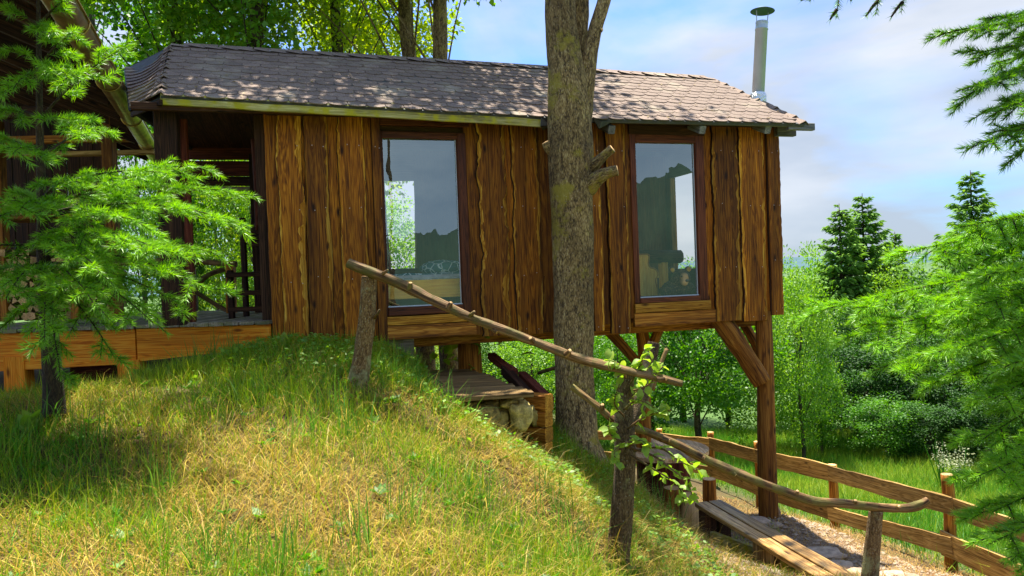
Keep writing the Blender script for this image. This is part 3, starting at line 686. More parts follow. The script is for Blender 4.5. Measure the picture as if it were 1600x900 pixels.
# shingles: four shared meshes, rounded lower edge
SW, SH, EXPO = 0.176, 0.235, 0.130
sh_meshes = []
for k in range(5):
    pts = [(-SW / 2 + .003, SH), (-SW / 2 + .003, 0.055)]
    for i in range(1, 8):
        a = math.pi * i / 8; pts.append((-math.cos(a) * (SW / 2 - .003), 0.055 - 0.055 * math.sin(a) ** 0.85 + random.uniform(-.003, .003)))
    pts += [(SW / 2 - .003, 0.055), (SW / 2 - .003, SH)]
    mb = MB(); n = len(pts); vs = [Vector((x, y, 0.013 - 0.010 * y / SH)) for x, y in pts] + [Vector((x, y, 0.004 - 0.010 * y / SH)) for x, y in pts]
    fs = [tuple(range(n)), tuple(range(2 * n - 1, n - 1, -1))] + [(i, n + i, n + (i + 1) % n, (i + 1) % n) for i in range(n)]
    mb.add(vs, [tuple(v) for v in vs], fs); sh_meshes.append((mb, mesh('shingle', mb, 'shingle')))
slots = []
def tile_patch(El, Er, Tl, Tr, phase_ref, single=True):
    rows = int(((Tl - El).length + (Tr - Er).length) / 2 / EXPO) + 1
    for r in range(rows):
        t = r * EXPO / ((Tl - El).length); t2 = r * EXPO / ((Tr - Er).length)
        t = t2 = r / (rows - 0.3)
        a, b_ = El.lerp(Tl, t), Er.lerp(Tr, t2); dx = (b_ - a); Ln = dx.length; dx /= Ln
        up = (Tl.lerp(Tr, .5) - El.lerp(Er, .5)); up = (up - dx * up.dot(dx)).normalized(); nn = dx.cross(up).normalized()
        off = (phase_ref - a).dot(dx) + (SW / 2 if r % 2 else 0); s0 = off % SW
        k = 0
        while s0 + k * SW < Ln - 0.02:
            s = s0 + k * SW; k += 1
            if s < 0.02: continue
            c = a + dx * s - up * 0.02 + nn * 0.002 * (r % 2)
            jr = random.uniform(-.015, .015); dx2 = (dx + up * jr).normalized(); up2 = nn.cross(dx2)
            lift = random.uniform(0, 0.012)
            up3 = (up2 - nn * lift).normalized(); n3 = dx2.cross(up3)
            mw = Matrix((dx2, up3, n3)).transposed().to_4x4(); mw.translation = c + nn * (lift * 0.1)
            slots.append((c.y if single else 99, mw))
tile_patch(E0, E1, T0, T1, E1); tile_patch(E1, E2, T1, T2, E1); 
for r in range(12):
    t0, t1 = r / 12, (r + 1.25) / 12
    sag = lambda p, q, s, t: p.lerp(q, s) - Vector((0, 0, .16 * s * (1 - s) * 4 * t * .5))
    vs, fs = [], []
    for i in range(9):
        s = i / 8; lo = sag(L0.lerp(L1, t0), E0.lerp(T0, t0), s, t0); hi = sag(L0.lerp(L1, min(t1, 1)), E0.lerp(T0, min(t1, 1)), s, min(t1, 1)); nr_ = (T0 - L0).cross(E0 - L1).normalized(); nr_ = nr_ if nr_.y < 0 else -nr_
        w = .006 * noise.noise((s * 5, r * 3.3, 2)); vs += [lo + nr_ * (.034 + w), hi + nr_ * (.020 + w), lo + nr_ * .020]
    for i in range(8): a = i * 3; fs += [(a, a + 3, a + 4, a + 1), (a + 2, a + 5, a + 3, a)]
    mb = MB(); mb.add(vs, [tuple(v) for v in vs], fs); obj('shingle_course', mb, 'shingle', roof)

slots.sort(key=lambda s: s[0])
rest = MB()
for i, (d, mw) in enumerate(slots):
    k = random.randrange(5)
    if i < 300:
        o = bpy.data.objects.new('shingle', sh_meshes[k][1]); COL.objects.link(o); o.parent = roof; o.matrix_local = WM[roof.name].inverted() @ mw
    else:
        mb = sh_meshes[k][0]; rest.add([mw @ Vector(p) for p in mb.v], mb.g, mb.f)
tag(obj('shingle_rows', rest, 'shingle', roof), kind='stuff')
# hip and ridge caps
def capstrip(a, b, w=0.11):
    mb = MB(); n = int((b - a).length / 0.17) + 1
    for i in range(n):
        p, q = a.lerp(b, i / n), a.lerp(b, (i + 1.25) / n); d = (q - p).normalized(); s_ = d.cross(Zd).normalized(); u_ = s_.cross(d)
        l = 0.012 + 0.01 * (i % 2)
        top = [p - s_ * w - u_ * .035 + u_ * l, p + u_ * (.012 + l), p + s_ * w - u_ * .035 + u_ * l]; bot = [q - s_ * w - u_ * .04, q + u_ * .006, q + s_ * w - u_ * .04]
        vs = top + bot + [x - u_ * .008 for x in top]; mb.add(vs, [tuple(v) for v in vs], [(0, 1, 4, 3), (1, 2, 5, 4), (0, 6, 7, 1), (1, 7, 8, 2)])
    return mb
tag(obj('ridge_caps', capstrip(T0, T2, .10), 'shingle', roof), kind='stuff')
tag(obj('hip_caps', capstrip(E2 + Vector((0, 0, .01)), T2, .085), 'shingle', roof), kind='stuff')
tag(obj('hip_caps', capstrip(E0 + Vector((0, 0, .01)), T0, .075), 'shingle', roof), kind='stuff')
# mossy fascia on the left eave, wavy end beside the tree
mb = MB(); fa = RV(251, 155, OV + .03); fb = RV(846, 191, OV + .03); hh = 0.098
mb.beam(fa, fb, 0.035, hh, n=24, jit=0.004); obj('eave_board', mb, 'mossboard', cabin)
mb = MB(); mb.beam(L0 - Vector((0, 0, .05)), E0 - Vector((0, 0, .06)), 0.03, 0.05); obj('eave_board', mb, 'dark', cabin)
mb = MB(); mb.beam(RV(930, 189, OV + .05), RV(1254, 197, OV + .05), 0.03, 0.028, n=8); obj('eave_board', mb, 'bluewood', cabin)
fl_ = MB()
for (pa, pb, pc) in (((846, 184), (862, 196), (850, 203)), ((926, 184), (936, 201), (960, 189))):
    A_, B_, C_ = RV(*pa, OV - .03), RV(*pb, OV + .0), RV(*pc, OV + .06); D_ = RV((pa[0] + pc[0]) / 2 - 3, (pa[1] + pc[1]) / 2 + 3, OV - .05)
    fl_.prism([A_, B_, C_, D_], Vd * 0.02)
tag(obj('flashing', fl_, 'membrane', roof), kind='stuff')
# rafter tails and corner timbers under the right eave
for px in (956, 1098, 1200):
    mb = MB(); c = RV(px, 203, OV + .06); mb.beam(c, c + Vd * 0.62 + Vector((0, 0, 0.26)), 0.075, 0.085); obj('rafter', mb, 'bluewood', cabin)
mb = MB(); mb.beam(CW(UR - .05, -.10, 1.55), CW(UR + .20, -.10, 1.55), 0.07, 0.10); obj('purlin', mb, 'bluewood', cabin)
mb = MB(); mb.beam(CW(UR - .05, -.30, 1.57), CW(UR + .30, -.30, 1.57), 0.06, 0.08); obj('purlin', mb, 'bluewood', cabin)
mb = MB(); mb.beam(CW(-1.1, -.28, 1.60), CW(UZ(850, 350)[0], -.28, 1.60), 0.06, 0.07); obj('purlin', mb, 'dark', cabin)
mb = MB(); cbox(mb, 0.0, UR + .02, -0.27, -0.05, 1.60, 1.615); obj('soffit', mb, 'dark', cabin)

# chimney
chim = PV(1184, 158, 0.42); ctop = PV(1190.5, 34, 0.42); dv = (ctop - chim).normalized(); HL = (ctop - chim).length
mb = MB(); mb.lathe(chim, [(.073, -.25), (.073, HL - .10), (.078, HL - .10), (.078, HL - .09), (.073, HL - .085), (.073, HL - .02), (.076, HL - .015), (.073, HL), (.066, HL), (.066, HL - .1)], 28, dv)
ch = obj('chimney_pipe', mb, 'steel', roof, True)
for p in ch.data.polygons: p.use_smooth = len(p.vertices) == 4
mb = MB(); mb.lathe(chim, [(.14, HL + .125), (.145, HL + .128), (.06, HL + .172), (0, HL + .18)], 28, dv); obj('chimney_cap', mb, 'capmetal', cabin)
mb = MB(); sx = dv.cross(Vd).normalized()
for s_ in (-1, 1): mb.beam(chim + dv * (HL - .06) + sx * s_ * .07, chim + dv * (HL + .135) + sx * s_ * .085, 0.016, 0.004, up=sx)
obj('cap_bracket', mb, 'steel', cabin)
mb = MB(); mb.tube([chim - dv * .16, chim - dv * .05, chim + dv * .02, chim + dv * .075, chim + dv * .10], [.13, .105, .10, .092, .078], 22, jit=0.16, sub=3, freq=30); obj('foil_collar', mb, 'foil', cabin)
mb = MB(); mb.tube([chim - dv * .26 - Vd * .05, chim - dv * .15 - Vd * .03, chim - dv * .05], [.16, .135, .10], 20, jit=0.1, sub=2); obj('collar_base', mb, 'membrane', cabin)

# supports
post_b = P(1201, 806, 8.35); post_t = CW(UR - 0.10, 0.14, FLOOR - .02); post_t.x = post_b.x * 0.35 + post_t.x * 0.65; post_t.y = post_b.y * 0.3 + post_t.y * 0.7
mb = MB(); mb.tube([post_b - Vector((0, 0, .1)), post_b.lerp(post_t, .3), post_b.lerp(post_t, .6), post_t], [.108, .104, .098, .092], 18, jit=0.07, sub=8, freq=3, cap=1)
obj('support_post', mb, ['log', 'cutend'], cabin, True)
def brace(a, b, r0, r1, m='log', jit=.12):
    mb = MB(); mb.tube([a, a.lerp(b, .3) + Vector((0.008, 0, .010)), a.lerp(b, .65) + Vector((0.012, 0, .006)), b], [r0, r0 * 1.04, r1 * 1.06, r1], 16, jit=jit * 1.5, sub=7, freq=7, cap=1); obj('brace', mb, [m, 'cutend'], cabin, True)
brace(PV(1116, 486, .12), PV(1191, 598, -.11), .112, .100)
brace(PV(1157, 497, .55), PV(1200, 578, .22), .060, .055)
mp_ = PV(1006, 690, 1.0); mt_ = PV(1000, 500, 1.0)
mb = MB(); mb.tube([Vector((mp_.x, mp_.y, gz(mp_.x, mp_.y) - .1)), mp_.lerp(mt_, .3), mp_.lerp(mt_, .65) + Vector((.05, 0, 0)), mt_], [.10, .10, .085, .075], 12, jit=.12, sub=6, cap=1); obj('support_post', mb, ['log', 'cutend'], cabin, True)
brace(PV(940, 508, .95), PV(994, 565, .98), .06, .055); brace(PV(1034, 506, .95), PV(1008, 560, .9), .06, .055)
a_ = PV(733, 520, .75); mb = MB(); mb.tube([Vector((a_.x, a_.y, gz(a_.x, a_.y) - .2)), Vector((a_.x, a_.y, -1)), a_], [.15, .135, .125], 16, jit=.10, sub=8); obj('support_post', mb, ['log'], cabin, True)
a_ = PV(623, 520, 1.3); mb = MB(); mb.beam((a_.x, a_.y, gz(a_.x, a_.y) - .1), a_, .125, .125, up=(0, 1, 0), n=5, jit=.003); obj('support_post', mb, 'redpanel', cabin)
for v in (0.3, 1.3, 2.2):
    mb = MB(); mb.beam(CW(0.2, v, FLOOR - .13), CW(UR - .1, v, FLOOR - .13), .12, .13, n=6, jit=.006); obj('floor_joist', mb, 'log', cabin)
mb = MB(); c = PV(500, 552, .12); mb.beam(CW(-.05, .07, FLOOR - .15), CW(UZ(640, 350)[0], .07, FLOOR - .17), .10, .18, n=10, jit=.012); obj('sole_timber', mb, 'grey', cabin)

# porch on the left: posts, header, panel (they carry the left end of the roof)
PORCH = -0.33
def porch_post(px, v, w, m='dark', zt=1.62, zb=PORCH):
    u = UZ(px, 300, v)[0]; mb = MB(); mb.beam(CW(u, v, zb), CW(u, v, zt), w, w, up=Wd, n=6, jit=.006); return obj('porch_post', mb, m, cabin)
porch_post(265, -0.02, .19); porch_post(288, 0.35, .11, 'redpanel'); porch_post(411, 0.10, .11); porch_post(402, 2.3, .16, 'dark')
porch_post(288, 2.35, .13)
u0, u1 = UZ(262, 300, 2.3)[0], UZ(404, 300, 2.3)[0]
for k, (zz, hh_, m) in enumerate(((1.62, .20, 'redpanel'), (1.41, .21, 'redpanel'), (1.20, .19, 'redpanel'), (1.045, .12, 'dark'), (0.955, .06, 'grey'))):
    mb = MB(); mb.beam(CW(u0, 2.3 + .002 * k, zz + .25), CW(u1, 2.3 + .002 * k, zz + .25), .05, hh_ - .008, n=4, jit=.003); obj('header_board', mb, m, cabin)
mb = MB(); mb.tube([CW(-.12, .35, 1.45), CW(-.11, .36, 1.0), CW(-.13, .35, .55)], [.045, .05, .03], 10, jit=.2, sub=6); obj('bark_strip', mb, 'redpanel', cabin, True)
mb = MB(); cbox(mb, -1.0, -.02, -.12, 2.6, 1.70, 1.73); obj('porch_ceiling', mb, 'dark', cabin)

# ================================================================== INSIDE THE WINDOWS
bd = thing('wooden_bed', 'honey-wood bed with teal patterned cover inside the left window', 'bed', tuple(CW(w1[1] - .3, .6, FLOOR)), R(16.6))
z0_, z1_ = UZ(660, 466, .2)[1], UZ(660, 437, .2)[1]
ua, ub = UZ(560, 350, .2)[0], UZ(735, 350, .2)[0]
mb = MB(); cbox(mb, ua, ub, .17, .205, z0_, z1_); obj('side_board', mb, 'honey', bd)
for u in (ua + .03, ub - .03):
    for v in (.24, 1.1):
        mb = MB(); cbox(mb, u - .03, u + .03, v - .03, v + .03, FLOOR + .002, z0_ + .05); obj('leg', mb, 'honey', bd)
mb = MB(); cbox(mb, ua + .02, ub - .02, .21, 1.15, z0_ + .02, z1_ + .05, .03); obj('mattress', mb, 'mattress', bd)
mb = MB()
nu, nv = 26, 10; vs, fs = [], []
for j in range(nv + 1):
    for i in range(nu + 1):
        u = ua + (ub - ua) * i / nu; v = .205 + .95 * j / nv; zz = z1_ + .065 + .016 * noise.noise((u * 5, v * 5, 2)) - (.06 if j == 0 else 0)
        vs.append(CW(u, v, zz))
for j in range(nv):
    for i in range(nu): a = j * (nu + 1) + i; fs.append((a, a + 1, a + nu + 2, a + nu + 1))
mb.add(vs, [tuple(v) for v in vs], fs); obj('bed_cover', mb, 'blanket', bd, True)
pl_ = MB(); pl_.ell(CW(ub - .25, .55, z1_ + .12), (.25, .18, .09), f=lambda d: 1); tag(obj('pillow', pl_, 'blanket', None, True), 'teal patterned pillow lying on the bed in the left window', 'pillow')

chr_ = thing('carved_chair', 'honey-coloured wooden chair with rounded carved back inside the right window', 'chair', tuple(CW(UZ(1013, 350, .5)[0], .5, FLOOR)), R(16.6))
def outl(pts, v): return [PV(x, y, v) for x, y in pts]
co_ = [(1006, 466), (1001, 448), (999, 425), (1000, 404), (1004, 399), (1011, 397), (1014, 402), (1013, 412), (1016, 418), (1023, 420), (1028, 427), (1026, 434), (1024, 437), (1027, 452), (1027, 466)]
co_ = [(x - (18 if x < 1006 else 0), y) for x, y in co_]
mb = MB(); mb.prism(outl(co_, .45), Vd * .045); obj('backrest', mb, 'honey', chr_)
rim_ = MB(); ci = [Vector(p) - Vd * .004 for p in outl([(x + (1010 - x) * .0, y) for x, y in co_], .45)]
rim_.tube(ci, [.008] * len(ci), 6, sub=3); obj('carved_rim', rim_, 'rail', chr_, True)
us = UZ(1008, 350, .5)[0]
mb = MB(); cbox(mb, us - .2, us + .16, .50, .90, FLOOR + .42, FLOOR + .46); obj('seat', mb, 'honey', chr_)
for u in (us - .17, us + .13):
    for v in (.55, .86): mb = MB(); cbox(mb, u - .02, u + .02, v - .02, v + .02, FLOOR + .002, FLOOR + .418); obj('leg', mb, 'honey', chr_)
tb = thing('slab_table', 'dark log-slab table standing behind the bear in the right window', 'table', tuple(CW(UZ(1035, 350, 1.35)[0], 1.35, FLOOR)), R(16.6))
mb = MB(); mb.tube([PV(985, 402, 1.35), PV(1025, 401, 1.35), PV(1063, 401, 1.35)], [.085, .088, .09], 14, jit=.1, sub=4, cap=1); obj('tabletop', mb, ['dark', 'cutend'], tb, True)
for px in (1000, 1036):
    q = PV(px, 410, 1.36); mb = MB(); mb.beam((q.x, q.y, FLOOR + .002), (q.x, q.y, q.z), .10, .09, up=Wd, n=3); obj('leg', mb, 'honey', tb)

# bear head and shoulders looking out
bz = w2[2] + .012
mb = MB(); cbox(mb, w2[0] - .03, w2[1] + .03, .065, .33, w2[2] - .03, w2[2] + .010); obj('inner_sill', mb, 'dark', cabin)
bu = UZ(1064, 440, .16)[0]; bc = UZ(1064, 436, .16)[1]
bl = MB()
def be(u, v, z, r, **k): bl.ell(CW(u, v, z), r, 14, 10, **k)
be(bu, .17, bc, (.118, .10, .115)); be(bu, .10, bc - .035, (.052, .085, .048)); be(bu, .10, bc + .02, (.06, .06, .06))
be(bu - .02, .20, bc - .10, (.19, .09, .10)); be(bu - .13, .21, bc - .13, (.12, .08, .075)); be(bu + .10, .2, bc - .12, (.09, .08, .08))
for s_ in (-1, 1): be(bu + s_ * .105, .18, bc + .105, (.042, .03, .042))
bear = thing('bear_figure', 'brown bear figure with tan muzzle looking out of the right window', 'bear figure', tuple(CW(bu, .17, bz)), R(16.6))
def bearmat():
    m, nt, b = newmat('bear_fur'); L = nt.links
    tcd = nt.nodes.new('ShaderNodeTexCoord'); sp = nt.nodes.new('ShaderNodeSeparateXYZ'); L.new(tcd.outputs['Object'], sp.inputs[0])
    n = nd(nt, 'ShaderNodeTexNoise', Scale=55.0, Detail=4.0); L.new(tcd.outputs['Object'], n.inputs['Vector'])
    c = ramp(nt, [(0.35, (0.012, 0.007, 0.004)), (0.6, (0.10, 0.05, 0.02)), (0.75, (0.40, 0.22, 0.09))]); L.new(n.outputs['Fac'], c.inputs['Fac'])
    y = nd(nt, 'ShaderNodeMapRange'); y.inputs['From Min'].default_value = -.085; y.inputs['From Max'].default_value = -.135; L.new(sp.outputs['Y'], y.inputs['Value'])
    L.new(mixc(nt, y.outputs[0], c.outputs['Color'], (0.85, 0.50, 0.20)), b.inputs['Base Color']); bump(nt, b, n.outputs['Fac'], .8, .006); return m
MAT['bear'] = bearmat()
bo = obj('body', bl, 'bear', bear, True)
rm = bo.modifiers.new('merge', 'REMESH'); rm.mode = 'VOXEL'; rm.voxel_size = .008; rm.use_smooth_shade = True
sm_ = bo.modifiers.new('soft', 'SMOOTH'); sm_.iterations = 4; sm_.factor = .5
mb = MB(); mb.ell(CW(bu, .022, bc - .02), (.022, .014, .016)); obj('nose', mb, 'black', bear, True)
for s_ in (-1, 1):
    mb = MB(); mb.ell(CW(bu + s_ * .045, .062, bc + .03), (.011, .009, .011), 10, 8); obj('eye', mb, 'black', bear, True)
    mb = MB(); mb.ell(CW(bu + s_ * .105, .155, bc + .107), (.026, .012, .026), 10, 8); obj('inner_ear', mb, 'honey', bear, True)

# ================================================================== DECK AND HUT ON THE LEFT
DX0, DXR = P(-170, 510, 7.15), P(421, 503, 6.92)
DZ = -0.345
dl = Vector((DX0.x, DX0.y, DZ)); dr = Vector((DXR.x, DXR.y, DZ)); dd = (dr - dl); DLn = dd.length; dd /= DLn; dn = Vector((-dd.y, dd.x, 0))
deck = thing('porch_deck', 'plank deck with orange edge beam between the hut and the cabin', 'deck', tuple(dl))
PW = 0.145; np_ = int(DLn / PW)
for i in range(np_ + 1):
    c = dl + dd * (PW * (i + .5)); mb = MB(); over = random.uniform(-.012, .012)
    mb.beam(c - dn * (.035 + over), c + dn * 3.6, PW - .010 - random.uniform(0, .004), .034, n=5, jit=.003, b=.004); o = obj('plank', mb, 'grey', deck); o.location.z += random.uniform(-.003, .003)
def fboard(x0, x1, ya, yb, yc, yd, Yl, Yr):
    A, B, C, D = P(x0, ya, Yl), P(x1, yb, Yr), P(x1, yc, Yr), P(x0, yd, Yl)
    A.z = B.z = DZ - .019
    L = (B - A).length; n = 14; mb = MB(); vs, gs, fs = [], [], []
    d_ = (B - A).normalized(); nn = Vector((-d_.y, d_.x, 0))
    for i in range(n + 1):
        t = i / n; tp = A.lerp(B, t); bt = D.lerp(C, t); bt = Vector((tp.x, tp.y, bt.z)); w = .004 * noise.noise((t * 9, x0, 1))
        for q in (tp + nn * .05, tp + Vector((0, 0, -.004)), bt + nn * w, bt + nn * .05): vs.append(q); gs.append((q.z - tp.z, 0 if q is bt else .03, t * L))
    for i in range(n):
        for k in range(4): k2 = (k + 1) % 4; fs.append((i * 4 + k, i * 4 + k2, i * 4 + 4 + k2, i * 4 + 4 + k))
    fs += [(3, 2, 1, 0), tuple(n * 4 + k for k in range(4))]
    mb.add(vs, gs, [f[::-1] for f in fs]); return obj('edge_beam', mb, 'fascia', deck)
def dY(px): t = (px + 170) / 591; return 7.15 * (1 - t) + 6.92 * t
fboard(-170, 210, 512, 506, 568, 590, dY(-170), dY(210)); fboard(212.5, 420, 506, 504, 543, 565, dY(212), dY(420))
pc = P(200, 566, 6.98); mb = MB(); zb = gz(pc.x, pc.y) - .1
mb.beam((pc.x, pc.y + .08, zb), (pc.x, pc.y + .08, pc.z + .02), .215, .15, up=(0, 1, 0), n=5, jit=.004); obj('deck_post', mb, 'fascia', deck)
for px in (20, -150):
    pc = P(px, 566, 7.05); mb = MB(); mb.beam((pc.x, pc.y + .08, gz(pc.x, pc.y) - .1), (pc.x, pc.y + .08, pc.z + .05), .20, .15, up=(0, 1, 0), n=5, jit=.004); obj('deck_post', mb, 'fascia', deck)
p0, p1 = P(112, 590, 7.5), P(183, 590, 7.5); mb = MB(); mb.beam((p0.x, p0.y, (DZ + gz(p0.x, p0.y)) / 2 - .1), (p1.x, p1.y, (DZ + gz(p1.x, p1.y)) / 2 - .1), .04, .62, n=3); obj('skirt_board', mb, 'redpanel', deck)
for off in (.3, 1.8, 3.3):
    mb = MB(); mb.beam(dl + dn * off + Vector((0, 0, -.11)), dr + dn * off + Vector((0, 0, -.11)), .08, .16, n=3); obj('joist', mb, 'dark', deck)

# back railing of the deck: two posts and crooked branches
rl = thing('deck_railing', 'rustic railing of posts and crooked branches at the back of the deck', 'railing', tuple(P(300, 497, 9.2)))
for px, yt, w, m in ((264, 405, .10, 'fence'), (362, 408, .10, 'log'), (120, 405, .10, 'log')):
    a = P(px, 480, 9.2); a.z = DZ + .018; b = P(px - 2, yt, 9.2); mb = MB(); mb.beam(a, b, w, w, up=(0, 1, 0), n=4, jit=.006); obj('post', mb, m, rl)
for pts, r in ((((100, 408), (180, 412), (262, 407), (370, 413)), .035), (((268, 488), (300, 455), (325, 430), (362, 418)), .030), (((266, 425), (300, 452), (340, 478), (362, 488)), .028), (((290, 485), (288, 455), (300, 425), (305, 410)), .022)):
    mb = MB(); mb.tube([P(x, y, 9.18) for x, y in pts], [r] * len(pts), 8, jit=.15, sub=4); obj('branch_rail', mb, 'branch', rl, True)

# dark bench by the cabin corner
bn = thing('dark_bench', 'dark wooden bench with slatted back beside the cabin doorway', 'bench', (P(395, 490, 7.7).x, 7.7, DZ + .019))
bu0, bu1 = P(357, 430, 7.6), P(430, 430, 7.6); sz = bu0.z
mb = MB(); mb.beam((bu0.x, 7.55, sz), (bu1.x + .1, 7.55, sz), .07, .05, n=2); obj('seat_front', mb, 'dark', bn)
for k in range(3): mb = MB(); mb.beam((bu0.x, 7.68 + k * .13, sz + .01), (bu1.x + .1, 7.68 + k * .13, sz + .01), .11, .025, n=2); obj('seat_slat', mb, 'dark', bn)
for x in (bu0.x + .03, bu1.x + .08):
    for y in (7.57, 7.98): mb = MB(); mb.beam((x, y, DZ + .0195), (x, y, sz + (.05 if y < 7.7 else .62)), .055, .055, up=(0, 1, 0), n=2); obj('leg', mb, 'dark', bn)
for zz in (P(380, 458, 7.6).z, P(380, 486, 7.6).z + .02): mb = MB(); mb.beam((bu0.x, 7.56, zz), (bu1.x + .1, 7.56, zz), .04, .05, n=2); obj('stretcher', mb, 'dark', bn)
for yy in (352, 362, 371, 381): mb = MB(); q = P(396, yy, 8.0); mb.beam((q.x - .02, 8.0, q.z), (bu1.x + .1, 8.0, q.z), .025, .055, n=2); obj('back_slat', mb, 'dark', bn)

# hut: roof underside, gutter, walls
hut = thing('wood_hut', 'dark wooden hut with overhanging roof and brass-toned gutter behind the young fir', 'hut', (-6.2, 10.5, DZ))
GZ_ = 2.02
g_far, g_near = PZ(247, 252, GZ_), PZ(92, 2, GZ_)
gdir = (g_far - g_near).normalized(); g0 = g_near - gdir * 2.3; g1 = g_far
gside = Vector((-gdir.y, gdir.x, 0)); gside = gside if gside.x < 0 else -gside
gr_ = .105
mb = MB(); vs, gs, fs = [], [], []; n = 30; k_ = 12
for i in range(n + 1):
    c = g0.lerp(g1, i / n)
    for rr in (gr_, gr_ - .006):
        for j in range(k_ + 1):
            a = math.pi * (1.02 * j / k_ - .01); vs.append(c - gside * math.cos(a) * rr - Vector((0, 0, 1)) * math.sin(a) * rr + Vector((0, 0, .02))); gs.append((a, rr, i / n))
S = 2 * (k_ + 1)
for i in range(n):
    for j in range(k_):
        a = i * S + j; fs.append((a, a + 1, a + S + 1, a + S)); b = a + k_ + 1; fs.append((b, b + S, b + S + 1, b + 1))
    for e in (0, k_): fs.append((i * S + e, i * S + S + e, i * S + S + k_ + 1 + e, i * S + k_ + 1 + e))
for j in range(k_): fs.append((n * S + j, n * S + j + 1, n * S + k_ + 2 + j, n * S + k_ + 1 + j))
mb.add(vs, gs, fs); gut = obj('gutter', mb, 'zinc', hut, True)
mb = MB(); mb.tube([g0 + Vector((0, 0, .03)) - gside * gr_, g1 + Vector((0, 0, .03)) - gside * gr_], [.012, .012], 8); obj('bead', mb, 'zinc', gut, True)
for t in (.30, .48, .66, .84):
    c = g0.lerp(g1, t); mb = MB(); pts = [c - gside * math.cos(math.pi * j / 12) * .112 - Vector((0, 0, 1)) * math.sin(math.pi * j / 12) * .112 + Vector((0, 0, .02)) for j in range(13)]
    mb.tube(pts, [.007] * 13, 6); obj('bracket', mb, 'zinc', gut, True)
rise = Vector((0, 0, math.tan(R(24))))
up_ = (gside + rise).normalized(); nrm_ = gdir.cross(up_); nrm_ = nrm_ if nrm_.z > 0 else -nrm_
e0, e1 = g0 + gside * .06 + Vector((0, 0, .10)), g1 + gside * .06 + Vector((0, 0, .10))
RL = 3.6
for i in range(16):                              # roof boards on rafters, seen from below
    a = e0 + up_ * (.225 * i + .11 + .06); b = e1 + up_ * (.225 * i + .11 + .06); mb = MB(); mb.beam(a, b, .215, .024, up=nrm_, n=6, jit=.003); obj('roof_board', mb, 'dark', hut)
mb = MB(); mb.prism([e0 - gside * .03 + nrm_ * .03, e1 - gside * .03 + nrm_ * .03, e1 + up_ * 3.75 + nrm_ * .03, e0 + up_ * 3.75 + nrm_ * .03], nrm_ * .04); obj('roof_sheet', mb, 'membrane', hut)
L_ = (e1 - e0).length
for i in range(int(L_ / .75) + 1):
    q = e0 + gdir * (i * .75 + .15) - nrm_ * .075; mb = MB(); mb.beam(q + up_ * .03, q + up_ * 3.6, .075, .13, up=nrm_, n=2); obj('rafter', mb, 'dark', hut)
mb = MB(); mb.beam(e0 + up_ * .02 - nrm_ * .02, e1 + up_ * .02 - nrm_ * .02, .03, .16, n=6); obj('eave_board', mb, 'dark', hut)
for yy, m, hh_, Y in ((215, 'log', .10, 10.2), (172, 'dark', .16, 10.3), (238, 'fence', .06, 10.25)):
    a, b = P(-60, yy + 6, Y), P(243, yy, Y); mb = MB(); mb.beam(a, b, .10, hh_, n=5, jit=.006); obj('tie_beam', mb, m, hut)
for i in range(22):
    x = -10.2 + i * .2; 
    if P(182, 300, 10.9).x < x: break
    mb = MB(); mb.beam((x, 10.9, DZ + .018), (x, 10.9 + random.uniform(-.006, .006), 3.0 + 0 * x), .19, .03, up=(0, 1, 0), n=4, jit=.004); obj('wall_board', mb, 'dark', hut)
for px in (4, 178): q = P(px, 400, 9.35); mb = MB(); mb.beam((q.x, q.y, DZ + .018), (q.x, q.y, 2.2), .13, .13, up=(0, 1, 0), n=5, jit=.005); obj('hut_post', mb, 'log', hut)
# shelf boards carrying the firewood
for yy in (345,):
    a, b = P(-50, yy, 9.5), P(172, yy, 9.5); mb = MB(); mb.beam((a.x, 9.55, a.z), (b.x, 9.55, a.z), .5, .05, n=4, jit=.004); obj('shelf', mb, 'log', hut); SHZ = a.z + .026
# split logs: shared meshes, stacked in two tiers
fm = []
for k in range(6):
    n = random.choice([3, 3, 4, 5]); r = .062; base = random.random() * 6
    pts = [Vector((math.cos(base + 2 * math.pi * j / n) * r * random.uniform(.75, 1.15), 0, math.sin(base + 2 * math.pi * j / n) * r * random.uniform(.75, 1.15))) for j in range(n)]
    mb = MB(); mb.prism(pts, Vector((0, .36, 0)), 0, 1, gr=lambda p: (p[0], p[2], p[1])); fm.append(mesh('firewood_log', mb, ['cutend', 'branch']))
def stack(x0, x1, z0, z1, Y, step=.112):
    nx = int((x1 - x0) / step); nz = max(1, int((z1 - z0) / (step * .9)))
    for j in range(nz):
        for i in range(nx):
            o = bpy.data.objects.new('firewood_log', random.choice(fm)); COL.objects.link(o)
            o.location = (x0 + (i + .5 + .5 * (j % 2)) * step + random.uniform(-.012, .012), Y + random.uniform(-.05, .04), z0 + (j + .5) * step * .9)
            o.rotation_euler = (random.uniform(-.04, .04), random.uniform(0, 6.28), random.uniform(-.06, .06))
            tag(o, 'split firewood log with pale cut end stacked beside the plank deck', 'firewood', 'split firewood logs in the hut')
lx, rx = P(-15, 400, 9.3).x, P(172, 400, 9.3).x
stack(lx, rx, DZ + .02, DZ + .95, 9.3); stack(lx, P(130, 340, 9.3).x, SHZ, SHZ + .3, 9.32)
q = P(168, 330, 9.2); mb = MB(); mb.tube([Vector((q.x, 9.2, SHZ + .155)), Vector((q.x + .05, 9.7, SHZ + .155))], [.145, .14], 18, jit=.06, sub=3, cap=1); solo('log_round', mb, ['bark2', 'cutend'], (q.x, 9.2, SHZ), 'thick round log with pale sawn end beside the firewood shelf', 'log', smooth=False)

